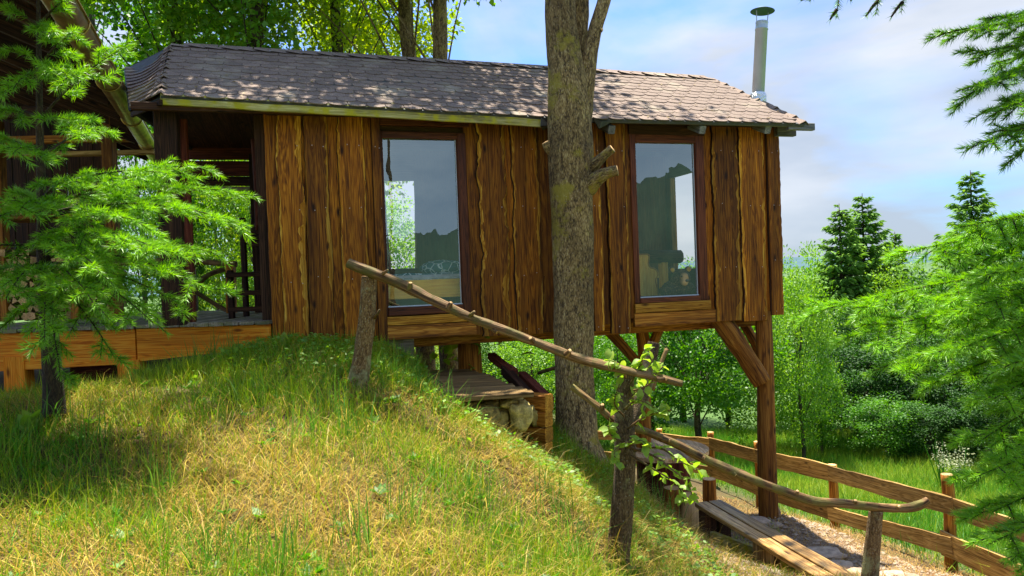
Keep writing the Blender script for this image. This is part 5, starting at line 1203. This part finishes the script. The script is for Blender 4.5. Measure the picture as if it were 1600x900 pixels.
# ------------------------------------------------------------------ conifer branches with real needles
class Needles:
    def __init__(s): s.v = []; s.t = []
    def shoot(s, pts, n, ln, w, ang=55, tip=.0, g=rng, flat=.5, base_t=.15):
        pts = np.array([tuple(p) for p in pts]); m = len(pts) - 1; t = g.random(n) * m; i = np.minimum(t.astype(int), m - 1); fr = (t - i)[:, None]
        p = pts[i] * (1 - fr) + pts[i + 1] * fr; d = unit(pts[i + 1] - pts[i])
        r = g.normal(size=(n, 3)); r[:, 2] = r[:, 2] * flat + .25; r = unit(r - d * (r * d).sum(1, keepdims=True))
        a = np.radians(ang + g.normal(0, 9, n) - 24 * (t / m) ** 3)[:, None]; dv_ = unit(d * np.cos(a) + r * np.sin(a))
        l = (ln * g.uniform(.75, 1.15, n) * (1 - .25 * (t / m) ** 4))[:, None]; sd_ = unit(np.cross(dv_, g.normal(size=(n, 3)))) * w / 2
        v = np.stack([p - sd_, p + sd_, p + dv_ * l - np.array([0, 0, .12]) * l], 1); s.v.append(v.reshape(-1, 3))
        tt = np.clip(base_t + tip + .35 * (t / m) + g.normal(0, .10, n), 0, 1); s.t.append(np.repeat(tt, 3))
    def mesh(s, mat='needle'):
        v = np.concatenate(s.v); return fastmesh('needles', v, None, np.arange(len(v)).reshape(-1, 3), (mat,), attrs={'tint': ('FLOAT', np.concatenate(s.t))})
def bough(tree, root, tip, sl, nl, nw, dens, r=.010, spacing=.07, seed=1, droop=.10, yng=.2, bare=.12, sub=True, thin=1.0):
    """a bough: curved main stem with alternating side shoots, each set with needles"""
    g = np.random.default_rng(seed); root, tip = Vector(root), Vector(tip); d = tip - root; L = d.length
    mid = root.lerp(tip, .5) + Vector((0, 0, droop * L)); main = [root * (1 - t) ** 2 + mid * 2 * t * (1 - t) + tip * t * t for t in np.linspace(0, 1, 9)]
    mb = MB(); mb.tube(main, [r * (1 - .75 * k / 8) for k in range(9)], 7, sub=1)
    nd_ = Needles(); dn_ = d.normalized(); side = dn_.cross(Vector((0, 0, 1))).normalized(); upv = side.cross(dn_)
    def at_(t): k = min(int(t * 8), 7); return main[k].lerp(main[k + 1], t * 8 - k), (main[k + 1] - main[k]).normalized()
    n = max(2, int(L * (1 - bare) / spacing))
    nd_.shoot([at_(t)[0] for t in np.linspace(max(bare, .35), 1, 7)], int(dens * L * .65), nl, nw, g=g, tip=yng * .6)
    for j in range(n):
        t = bare + (1 - bare) * (j + .3 + .5 * g.random()) / n
        if t > .985: continue
        p, tg = at_(t); sg = 1 if j % 2 else -1
        l = sl * (1.15 - .55 * t) * g.uniform(.7, 1.2)
        dr = (tg * g.uniform(.55, .9) + side * sg * g.uniform(.55, 1.0) + upv * g.normal(.02, .22)).normalized(); e = p + dr * l + Vector((0, 0, -.30 * l)); m_ = p.lerp(e, .5) + Vector((0, 0, .07 * l)); sp_ = [p, p.lerp(m_, .6), m_, m_.lerp(e, .55), e]
        mb.tube(sp_, [k_ * thin for k_ in (.0035, .003, .0026, .002, .0015)], 5); nd_.shoot(sp_, int(dens * l), nl, nw, g=g, tip=yng * g.uniform(.2, 1.3))
        if sub and l > sl * .6:
            for u in (.4, .68):
                for s2 in (-1, 1):
                    if g.random() < .25: continue
                    q = Vector(sp_[0]).lerp(Vector(e), u) + Vector((0, 0, .05 * l)); sd2 = dr.cross(upv).normalized() * s2; l2 = l * .48 * g.uniform(.7, 1.2) * (1.2 - u * .5); e2 = q + (dr * .75 + sd2 * .7 + upv * g.normal(0, .15)).normalized() * l2 - Vector((0, 0, .08 * l2))
                    mb.tube([q, e2], [.0022 * thin, .0014 * thin], 4); nd_.shoot([q, q.lerp(e2, .5), e2], int(dens * l2), nl, nw, g=g, tip=yng * g.uniform(.4, 1.5))
    o = obj('branch', mb, 'firbark', tree, True); inv = WM[tree.name].inverted(); nm = nd_.mesh(); nm.transform(inv); link('needles', nm, o)

YS = 4.8
sap = thing('young_fir', 'young fir sapling with bright soft boughs in front of the deck', 'fir sapling', tuple(P(84, 632, YS)))
mb = MB(); mb.tube(pl([(86, 650, YS), (83, 600, YS), (76, 500, YS), (68, 400, YS), (65, 300, YS), (62, 200, YS), (61, 110, YS), (60, 20, YS), (60, -60, YS), (60, -150, YS)]), [.072, .060, .052, .040, .028, .022, .017, .012, .008, .004], 14, jit=.06, sub=6); obj('trunk', mb, 'firbark', sap, True)
SB = [((68, 335), (385, 352), 4.5, .28), ((67, 330), (330, 262), 5.0, .26), ((70, 400), (330, 455), 4.3, .27), ((69, 380), (255, 395), 4.0, .25), ((71, 415), (240, 505), 4.3, .24), ((66, 320), (388, 305), 5.3, .27), ((67, 345), (300, 330), 4.55, .26), ((67, 300), (270, 272), 4.6, .22), ((72, 430), (180, 560), 4.5, .18),
      ((70, 405), (340, 395), 4.8, .26), ((68, 350), (200, 300), 5.4, .24), ((70, 390), (160, 430), 4.0, .20), ((66, 310), (125, 285), 4.3, .18),
      ((64, 185), (205, 70), 4.7, .20), ((64, 190), (150, 215), 4.3, .18), ((65, 245), (160, 200), 5.2, .17), ((65, 240), (20, 240), 4.2, .18), ((64, 185), (-20, 175), 5.0, .16), ((64, 240), (-30, 225), 5.2, .16),
      ((67, 330), (-50, 310), 4.5, .24), ((68, 335), (-20, 350), 4.1, .22), ((69, 390), (-40, 390), 4.4, .24), ((70, 410), (10, 465), 4.1, .22), ((71, 425), (-30, 430), 5.1, .22), ((72, 440), (70, 535), 4.0, .16), ((68, 350), (40, 300), 5.4, .2), ((74, 470), (95, 590), 4.4, .14), ((73, 460), (-15, 530), 4.6, .18),
      ((68, 370), (215, 345), 4.2, .25), ((70, 410), (290, 480), 4.7, .24), ((71, 420), (150, 480), 3.95, .20), ((67, 320), (30, 330), 4.2, .2),
      ((62, 105), (125, 45), 4.5, .15), ((62, 100), (8, 75), 4.6, .15), ((62, 110), (110, 125), 4.3, .15), ((62, 115), (20, 140), 4.3, .14), ((61, 40), (110, -5), 4.7, .13), ((61, 40), (5, 15), 4.8, .13), ((61, 45), (85, 50), 4.4, .12), ((60, -30), (100, -70), 4.7, .10), ((60, -30), (15, -60), 4.9, .10)]
for i, (a, b, Yb, sl_) in enumerate(SB):
    bough(sap, P(*a, YS), P(*b, Yb), sl_ * 1.05, .062, .0052, 520, r=.010, spacing=.105, seed=100 + i, yng=.55, droop=.14)

fx_ = P(1900, 420, 1.5); fz = gz(fx_.x, fx_.y)
fir = thing('spruce_tree', 'spruce whose bright boughs reach in at the right edge', 'spruce', (fx_.x, fx_.y, fz))
mb = MB(); mb.tube([Vector((fx_.x, fx_.y, fz - .2)), Vector((fx_.x, fx_.y, 0)), Vector((fx_.x, fx_.y, 1.4)), Vector((fx_.x, fx_.y, 3.2))], [.07, .05, .04, .015], 14, jit=.06, sub=6); obj('trunk', mb, 'firbark', fir, True)
def fr(z): return Vector((fx_.x, fx_.y, z))
def zat(py): return P(1900, py, 1.5).z
FB = [(400, (1290, 482), 2.35, .17), (345, (1425, 392), 2.2, .16), (330, (1500, 355), 2.1, .15), (430, (1395, 572), 2.2, .17), (450, (1500, 545), 2.0, .16), (420, (1440, 470), 2.6, .16), (380, (1540, 430), 2.0, .15), (500, (1530, 690), 2.15, .15), (360, (1600, 380), 2.7, .15), (460, (1580, 520), 2.6, .15), (400, (1480, 500), 2.9, .16), (430, (1350, 520), 2.3, .16), (420, (1520, 480), 2.0, .16), (440, (1420, 520), 2.45, .16), (370, (1560, 395), 2.2, .15), (470, (1475, 592), 2.2, .15), (480, (1550, 625), 2.05, .15), (460, (1600, 570), 1.9, .15),
      (650, (1525, 745), 2.0, .15), (690, (1550, 800), 2.1, .15), (740, (1545, 850), 1.9, .14), (640, (1560, 720), 2.4, .14), (720, (1580, 880), 2.1, .14),
      (10, (1490, 48), 2.1, .13), (40, (1497, 142), 2.1, .13), (60, (1572, 168), 2.0, .13), (110, (1540, 222), 2.0, .13), (90, (1602, 232), 2.1, .13), (0, (1585, 60), 2.3, .10), (20, (1550, 100), 2.4, .13), (30, (1515, 85), 2.2, .12), (80, (1535, 175), 2.1, .12), (5, (1530, 30), 2.2, .12), (100, (1570, 205), 2.2, .12)]
for i, (ry, b, Yb, sl_) in enumerate(FB):
    top_ = ry < 200
    bough(fir, fr(zat(ry)), P(*b, Yb * .57), sl_ * .60, .017 if top_ else .0195, .0017 if not top_ else .0014, 2600 if not top_ else 2100, r=.0035, spacing=.024, thin=.45, seed=300 + i, droop=.05 if not top_ else .02, yng=.62 if not top_ else .05, bare=.18)
for i, (b, Yb) in enumerate((((1255, -12), 1.25), ((1330, -22), 1.3), ((1400, -25), 1.2), ((1300, -60), 1.35))):
    a = fr(zat(-260)); bough(fir, a, P(*b, Yb), .065, .013, .0012, 1300, r=.004, spacing=.035, seed=340 + i, droop=.03, yng=.1, bare=.35)
for i, (a, b) in enumerate((((1320, -40), (1306, 27)), ((1385, -45), (1368, 24)), ((1420, -40), (1408, 20)), ((1290, -30), (1265, 2)))):
    bough(fir, P(*a, 1.25), P(*b, 1.22), .03, .013, .0012, 1300, r=.002, spacing=.03, seed=360 + i, yng=.2, bare=.1, sub=False)

# ------------------------------------------------------------------ sprouting trunk and its leaves
spt = thing('sprouting_trunk', 'lichened cut trunk sprouting fresh leafy shoots in front of the table', 'tree', tuple(P(965, 878, 4.8)))
mb = MB(); mb.tube(pl([(962, 905, 4.8), (966, 860, 4.8), (972, 790, 4.81), (976, 710, 4.83), (975, 640, 4.85), (979, 578, 4.86)]), [.092, .077, .072, .070, .060, .055], 24, jit=.12, sub=10, cap=1); obj('trunk', mb, ['sproutbark', 'cutend'], spt, True)
mb = MB(); mb.tube(pl([(984, 660, 4.98), (1003, 620, 5.05), (1014, 570, 5.1), (1022, 535, 5.12)]), [.06, .052, .046, .042], 14, jit=.1, sub=8, cap=1); obj('side_trunk', mb, ['sproutbark', 'cutend'], spt, True)
mb = MB(); mb.tube(pl([(1020, 610, 5.0), (1032, 570, 5.02), (1042, 545, 5.04)]), [.012, .013, .014], 7, jit=.1, sub=4, cap=1); obj('dead_twig', mb, ['branch', 'cutend'], spt, True)
lmesh = []
for k in range(4):
    g = np.random.default_rng(60 + k); vs, fs, tt = [], [], []
    n = 6
    for i in range(n + 1):
        t = i / n; w = .30 * math.sin(math.pi * t ** .8) ** .9 * (1 + .10 * g.normal()); zz = .16 * t * (1 - t) * 2 - .14 * t * t
        vs += [(t, -w, zz + .10 * w + .02 * g.normal()), (t, 0, zz - .03), (t, w, zz + .10 * w + .02 * g.normal())]; tt += [.55 + .1 * g.normal()] * 3
    for i in range(n):
        for j in range(2): a = i * 3 + j; fs.append((a, a + 3, a + 4, a + 1))
    lmesh.append(fastmesh('leaf', np.array(vs), np.array(fs), None, ('sprout',), attrs={'tint': ('FLOAT', np.clip(np.array(tt) + .12 * (k - 1.5), 0, 1))}, smooth=True))
def put_leaf(parent, p, dirv, s, meshes=lmesh, name='leaf'):
    x = Vector(dirv).normalized(); zr = Vector((random.gauss(0, .5), random.gauss(0, .5), 1)); y = zr.cross(x).normalized(); z = x.cross(y)
    mw = Matrix((x * s, y * s, z * s)).transposed().to_4x4(); mw.translation = p
    o = bpy.data.objects.new(name, random.choice(meshes)); COL.objects.link(o); o.parent = parent; o.matrix_local = WM[parent.name].inverted() @ mw
SHT = [[(978, 590, 4.78), (968, 570, 4.7), (950, 562, 4.65)], [(985, 600, 4.75), (1000, 570, 4.7), (1008, 545, 4.7)], [(990, 610, 4.75), (1015, 600, 4.7), (1035, 572, 4.7)], [(975, 640, 4.75), (1000, 625, 4.65), (1040, 650, 4.6)], [(975, 650, 4.75), (960, 630, 4.7), (968, 600, 4.66)], [(980, 670, 4.74), (1010, 650, 4.65), (1050, 640, 4.6)],
       [(972, 690, 4.74), (955, 680, 4.65), (950, 665, 4.6)], [(980, 700, 4.74), (1000, 688, 4.6), (1015, 700, 4.55)], [(985, 700, 4.74), (1020, 712, 4.65), (1052, 735, 4.6), (1075, 758, 4.55), (1085, 785, 4.55)], [(990, 705, 4.74), (1030, 700, 4.65), (1065, 722, 4.6), (1095, 735, 4.6)], [(985, 712, 4.74), (1025, 735, 4.7), (1060, 760, 4.65), (1070, 790, 4.65)], [(978, 640, 4.75), (1000, 600, 4.8), (1020, 560, 4.8)], [(980, 690, 4.74), (960, 705, 4.65), (965, 725, 4.6)]]
for k, s_ in enumerate(SHT):
    mb = MB(); pp = pl(s_); mb.tube(pp, [.008 - .005 * i / (len(pp) - 1) for i in range(len(pp))], 6, sub=5, jit=.05); sh = obj('shoot', mb, 'branch', spt, True)
    LL = len(pp) - 1; nl_ = 9 + 4 * LL
    for j in range(nl_):
        t = (.2 + .8 * (j + random.random()) / nl_) * LL; i = min(int(t), LL - 1); p = pp[i].lerp(pp[i + 1], t - i); d_ = (pp[i + 1] - pp[i]).normalized()
        dr = d_ * .5 + Vector((random.gauss(0, .7), random.gauss(0, .7), random.gauss(.1, .5))); put_leaf(sh, p, dr, random.uniform(.05, .085))

# broad-leaved dock by the young fir
def herb(name, label, cat, px, py, Y, n, s, spread=.6, grp=None):
    c = P(px, py, Y); c.z = gz(c.x, c.y); h = thing(name, label, cat, tuple(c), 0, grp); mb = MB(); mb.tube([c - Vector((0, 0, .04)), c + Vector((0, 0, s * .5))], [.012, .006], 6); st = obj('stem', mb, 'sprout', h)
    for j in range(n):
        a = j * 2.4 + random.random(); put_leaf(h, c + Vector((0, 0, .02 + s * .4 * random.random())), Vector((math.cos(a) * spread, math.sin(a) * spread, random.uniform(.4, 1.2))), s * random.uniform(.7, 1.1))
herb('dock_plant', 'broad-leaved dock plant growing at the foot of the young fir', 'plant', 48, 655, 4.6, 8, .13, .35)
herb('dock_plant', 'small round-leaved plant right of the dock beside the young fir foot', 'plant', 108, 672, 4.5, 6, .07, .7)
herb('dock_plant', 'broad-leaved weed standing against the orange deck post', 'plant', 228, 610, 6.4, 8, .16, .5)
herb('dock_plant', 'single leafy weed at the bottom corner of the cabin wall', 'plant', 449, 545, 6.5, 4, .13, .4)
for i, (px, py, Y, n, s) in enumerate(((596, 560, 7.4, 10, .12), (690, 546, 9.0, 16, .17), (765, 545, 8.2, 10, .14))):
    herb('leafy_sapling', ('small leafy sapling at the grass edge under the left window', 'big-leaved sapling touching the thick log under the cabin', 'small bright-leaved sapling right of the thick log under the cabin')[i], 'sapling', px, py + 35, Y, n, s * 1.2, .8)
    c = P(px, py + 35, Y); t = [o for o in COL.objects if o.name.startswith('leafy_sapling') and o.parent is None][-1]
    for j in range(n): put_leaf(t, Vector((c.x + random.gauss(0, .14), c.y + random.gauss(0, .12), P(px, py, Y).z + random.gauss(0, .10))), (random.gauss(0, 1), random.gauss(0, 1), random.gauss(-.3, .4)), s * random.uniform(.7, 1.1))
# pale flowering weeds beyond the fence
for px, py, Y, lab in ((1472, 715, 12.5, 'tall pale seeding weed behind the right fence post'), (1500, 725, 12, 'pale seeding weed half hidden by the low spruce boughs')):
    c = P(px, py, Y); zb = gz(c.x, c.y); t = thing('seeding_weed', lab, 'plant', (c.x, c.y, zb)); hh_ = c.z - zb + .3; mb = MB()
    for j in range(6): mb.tube([Vector((c.x, c.y, zb)), Vector((c.x + random.gauss(0, .15), c.y + random.gauss(0, .15), zb + hh_ * random.uniform(.7, 1)))], [.012, .006], 5)
    obj('stem', mb, 'leaf_light', t); cm, cc = crown_mesh('seed_heads', 'dryseed', (0, 0, hh_ * .75), (.12, .12, hh_ * .28), 10, 240, .035, .10, int(px)); tag(link('seed_heads', cm, t), kind='stuff')

# ================================================================== GRASS (uncountable)
def blades(name, x, y, h, w, lean_az, lean, col, zoff=0.0):
    n = len(x); z = gz_arr(x, y) + zoff + 0.03 * np.sin(x * 2.7 + 1.3 * np.sin(y * 1.9)) * np.cos(y * 2.3) - .006
    base = np.stack([x, y, z], 1); az = np.stack([np.cos(lean_az), np.sin(lean_az), 0 * lean_az], 1)
    st, ct = np.sin(lean)[:, None], np.cos(lean)[:, None]; up = np.array([0, 0, 1.0])
    m = base + (az * st * .8 + up * np.maximum(ct, .12)) * (h * .55)[:, None]
    st2, ct2 = np.sin(np.minimum(lean * 1.6, 1.9))[:, None], np.cos(np.minimum(lean * 1.6, 1.9))[:, None]
    tip = m + (az * st2 + up * ct2) * (h * .45)[:, None]
    # keep lodged tips above the soil
    gzt = gz_arr(tip[:, 0], tip[:, 1]) + .004; tip[:, 2] = np.maximum(tip[:, 2], gzt + zoff)
    r = rng.random(n) * 6.283; sd_ = np.stack([np.cos(r), np.sin(r), 0 * r], 1) * (w / 2)[:, None]
    v = np.stack([base - sd_, base + sd_, m + sd_ * .75, m - sd_ * .75, tip], 1).reshape(-1, 3); k = np.arange(n)[:, None] * 5
    q = k + np.array([[0, 1, 2, 3]]); t = k + np.array([[3, 2, 4]])
    c = np.repeat(np.concatenate([col, np.ones((n, 1))], 1), 5, 0)
    return tag(link(name, fastmesh(name, v, q, t, ('grass',), attrs={'col': ('FLOAT_COLOR', c)})), kind='stuff')
def nz(x, y, f, s):
    """cheap smooth noise on arrays"""
    a = np.sin(x * f + s) * np.cos(y * f * 1.13 + s * 2.1) + .6 * np.sin((x * .7 + y) * f * 2.1 + s * 3) + .4 * np.sin((x - y * .8) * f * 4.3 + s * 5) * np.cos(y * f * 3.7)
    return a / 2
def scatter(n, x0, x1, y0, y1, bias=1.0):
    u = rng.random(n) ** bias; return x0 + (x1 - x0) * rng.random(n), y0 + (y1 - y0) * u
def in_view(x, y, m=.15):
    return np.abs(x) < y * .72 + m * 4
def no_grass(x, y):
    u = (x - CORN.x) * WDIR.x + (y - CORN.y) * WDIR.y; v = (x - CORN.x) * VDIR.x + (y - CORN.y) * VDIR.y
    g_ = gravel_zone(x, y) > rng.random(len(x)) * 1.3 + .12
    pf = ((x - f0.x) * WDIR.x + (y - f0.y) * WDIR.y); pg = ((x - f0.x) * VDIR.x + (y - f0.y) * VDIR.y)
    onp = (pf > -.02) & (pf < (f1 - f0).length) & (pg > -.05) & (pg < (b0_ - f0).length)
    und = (v > .12) & (v < 2.6) & (u > 0) & (u < 2.0) & (rng.random(len(x)) < .9)
    dk = (y > 7.1) & (x < -2.4)
    tk = np.hypot(x - .64, y - 7.3) < .24
    return g_ | onp | und | dk | tk
def lerpc(a, b, t): return np.array(a)[None] * (1 - t[:, None]) + np.array(b)[None] * t[:, None]
# 1. dry lodged straw on the slope
x, y = scatter(170000, -5.2, 2.6, 2.0, 8.2, 1.25); k = in_view(x, y) & ~no_grass(x, y) & (x < 1.9 + (y < 6) * .5)
dry = np.clip(.62 + .55 * nz(x, y, 1.7, 1.0) - np.clip((y - 5.0) * .30, -.1, .8) * (x < -.2) - .25 * (x < -2.2), 0, 1); k &= rng.random(len(x)) < dry * .9 + .08
x, y = x[k], y[k]; n = len(x); az = rng.normal(-.9, 1.2, n); t = rng.random(n)
blades('dry_grass', x, y, rng.uniform(.10, .30, n) * (1 + .6 * (rng.random(n) < .08)), rng.uniform(.0022, .0048, n), az, np.clip(rng.normal(1.15, .28, n), .3, 1.5), lerpc((.38, .23, .022), (.76, .58, .115), t) * rng.uniform(.5, 1.2, n)[:, None])
# 2. green and yellow-green blades in drifts
x, y = scatter(210000, -5.2, 2.8, 2.0, 8.2, 1.15); k = in_view(x, y) & ~no_grass(x, y)
gr2 = np.clip(.46 - .50 * nz(x, y, 1.7, 1.0) + .40 * nz(x, y, 3.1, 4.0) + np.clip((y - 5.2) * .32, 0, .7) + .15 * (x < -2), 0.05, 1); k &= rng.random(len(x)) < gr2
x, y = x[k], y[k]; n = len(x); t = np.clip(rng.normal(.45, .3, n) + .4 * nz(x, y, 2.3, 2.0), 0, 1)
hh_ = rng.uniform(.07, .19, n) * np.interp(x, [.9, 1.5], [1, .5]) * (1 + .4 * (nz(x, y, 2.9, 7.0) > .35)); cc_ = lerpc((.085, .33, .004), (.50, .56, .012), t)
blades('green_grass', x, y, hh_, rng.uniform(.003, .006, n), rng.random(n) * 6.283, np.clip(rng.normal(.45, .28, n), .02, 1.3), cc_ * rng.uniform(.5, 1.25, n)[:, None])
# 3. tall single green tufts
tx, ty = [], []
for px, py, Y in [(405, 640, 5.3), (560, 690, 4.7), (150, 700, 4.5), (250, 760, 3.9), (870, 820, 4.4), (905, 835, 4.3), (340, 880, 3.1), (440, 880, 3.1), (640, 830, 3.8), (745, 790, 4.2), (980, 800, 4.9), (330, 575, 6.5), (300, 575, 6.6), (360, 580, 6.5), (620, 600, 6.0), (655, 620, 5.8), (480, 700, 4.6), (520, 660, 5.0), (70, 660, 4.7), (900, 860, 4.0), (1010, 690, 7.6), (1040, 820, 7.2), (870, 790, 4.7), (560, 860, 3.4), (720, 650, 5.7), (690, 650, 5.5)]:
    c = P(px, py, Y); m = random.randint(14, 34); tx.append(rng.normal(c.x, .055, m)); ty.append(rng.normal(c.y, .055, m))
x, y = np.concatenate(tx), np.concatenate(ty); n = len(x); t = rng.random(n)
blades('tall_grass', x, y, rng.uniform(.18, .40, n), rng.uniform(.005, .009, n), rng.random(n) * 6.283, np.clip(rng.normal(.35, .25, n), .02, 1.1), lerpc((.05, .22, .012), (.22, .42, .03), t))
# 4. small broad leaves (clover, nettle) near the platform and wall foot
x, y = scatter(26000, -2.6, 1.6, 4.8, 7.5); wgt = np.exp(-((y - (6.2 - .25 * x)) / .75) ** 2) * np.clip(.55 + .6 * nz(x, y, 3.3, 9.0), 0, 1); k = (rng.random(len(x)) < wgt * 1.1) & ~no_grass(x, y)
x, y = x[k], y[k]; n = len(x); z = gz_arr(x, y) + rng.uniform(.02, .13, n); s = rng.uniform(.02, .055, n)
v, q = leaf_quads(np.stack([x, y, z], 1), rng.normal(size=(n, 3)) * np.array([1, 1, .3]), rng.normal(size=(n, 3)) * .4 + np.array([0, 0, 1]), s, s * .6)
tag(link('low_herbs', fastmesh('low_herbs', v, q, None, ('leaf_light',), attrs={'tint': ('FLOAT', np.repeat(rng.random(n), 4))})), kind='stuff')
# weed rosettes over the slope, and leaf litter on the roof
cx_, cy_ = scatter(170, -3.6, 1.6, 2.3, 6.6); kk = in_view(cx_, cy_, 0); cx_, cy_ = cx_[kk], cy_[kk]; m = 9
ang = rng.random((len(cx_), m)) * 6.283; sz = np.repeat(rng.uniform(.035, .085, (len(cx_), 1)), m, 1) * rng.uniform(.7, 1.2, (len(cx_), m))
bx_, by_ = np.repeat(cx_, m), np.repeat(cy_, m); ax_ = np.stack([np.cos(ang).ravel(), np.sin(ang).ravel(), rng.uniform(.15, .9, len(bx_))], 1)
v, q = leaf_quads(np.stack([bx_, by_, gz_arr(bx_, by_) + .03 + 0.03 * np.sin(bx_ * 2.7 + 1.3 * np.sin(by_ * 1.9)) * np.cos(by_ * 2.3)], 1), ax_, np.tile([0., 0, 1], (len(bx_), 1)) + .2 * rng.normal(size=(len(bx_), 3)), sz.ravel(), sz.ravel() * .42)
tag(link('slope_weeds', fastmesh('slope_weeds', v, q, None, ('leaf',), attrs={'tint': ('FLOAT', np.repeat(rng.random(len(bx_)), 4))})), kind='stuff')
pp_ = []
for i in range(230):
    s, t = random.random(), random.random() ** 1.6 * .95
    lo, hi = (E0.lerp(E1, s * 2), T0.lerp(T1, s * 2)) if s < .5 else (E1.lerp(E2, s * 2 - 1), T1.lerp(T2, s * 2 - 1))
    pp_.append(lo.lerp(hi, t))
nr_ = (E1 - E0).cross(T0 - E0).normalized(); nr_ = nr_ if nr_.z > 0 else -nr_
pp_ = np.array([tuple(p + nr_ * .022) for p in pp_]); s = rng.uniform(.015, .05, len(pp_)); ax_ = rng.normal(size=(len(pp_), 3)); ax_ -= (ax_ @ np.array(nr_))[:, None] * np.array(nr_)[None]
v, q = leaf_quads(pp_, ax_, np.tile(np.array(nr_), (len(pp_), 1)) + .15 * rng.normal(size=(len(pp_), 3)), s, s * .55); inv = np.array(WM[roof.name].inverted()); v = v @ inv[:3, :3].T + inv[:3, 3]
cl_ = np.repeat(np.concatenate([lerpc((.10, .05, .015), (.40, .30, .08), rng.random(len(pp_))), np.ones((len(pp_), 1))], 1), 4, 0)
tag(link('roof_litter', fastmesh('roof_litter', v, q, None, ('grass',), attrs={'col': ('FLOAT_COLOR', cl_)}), roof), kind='stuff')
# 5. meadow beyond the fence
x, y = scatter(230000, -3, 17, 6.0, 24, 1.0); k = in_view(x, y, .3) & (meadow_zone(x, y) > rng.random(len(x))) & (x > 1.2)
x, y = x[k], y[k]; n = len(x); t = np.clip(rng.normal(.42, .28, n) + .75 * nz(x, y, .9, 3.0), 0, 1)
blades('meadow_grass', x, y, rng.uniform(.14, .42, n) * (1 + .3 * nz(x, y, 1.1, 8.0)), rng.uniform(.006, .012, n), rng.random(n) * 6.283, np.clip(rng.normal(.4, .25, n), .02, 1.2), lerpc((.06, .27, .008), (.40, .50, .035), t) * rng.uniform(.75, 1.2, n)[:, None])
# 6. dry litter and short grass on the yard under the cabin
x, y = scatter(52000, .6, 4.6, 5.2, 11.5); k = (rng.random(len(x)) < .55) & (meadow_zone(x, y) < .5); x, y = x[k], y[k]; n = len(x); t = rng.random(n)
blades('yard_litter', x, y, rng.uniform(.05, .16, n), rng.uniform(.004, .008, n), rng.random(n) * 6.283, np.clip(rng.normal(1.2, .3, n), .2, 1.5), lerpc((.26, .10, .025), (.60, .42, .10), t))
x, y = scatter(5000, 1.4, 4.2, 5.2, 10.5); k = gravel_zone(x, y) > .3; x, y = x[k], y[k]; n = len(x); s = rng.uniform(.008, .028, n); z = gz_arr(x, y) + s * .2 + 0.03 * np.sin(x * 2.7 + 1.3 * np.sin(y * 1.9)) * np.cos(y * 2.3)
oc = np.array([(1, 0, 0), (-1, 0, 0), (0, 1, 0), (0, -1, 0), (0, 0, .7), (0, 0, -.7)]); tri = np.array([(0, 2, 4), (2, 1, 4), (1, 3, 4), (3, 0, 4)])
v = np.stack([x, y, z], 1)[:, None, :] + oc[None] * s[:, None, None] * rng.uniform(.6, 1.3, (n, 6, 1)); t3 = (np.arange(n)[:, None, None] * 6 + tri[None]).reshape(-1, 3)
tag(link('gravel', fastmesh('gravel', v.reshape(-1, 3), None, t3, ('palestone',))), kind='stuff')

print('TRIS', sum(len(o.data.loops) - 2 * len(o.data.polygons) for o in SC.objects if o.type == 'MESH'), 'UNIQUE', sum(len(m.loops) - 2 * len(m.polygons) for m in bpy.data.meshes))
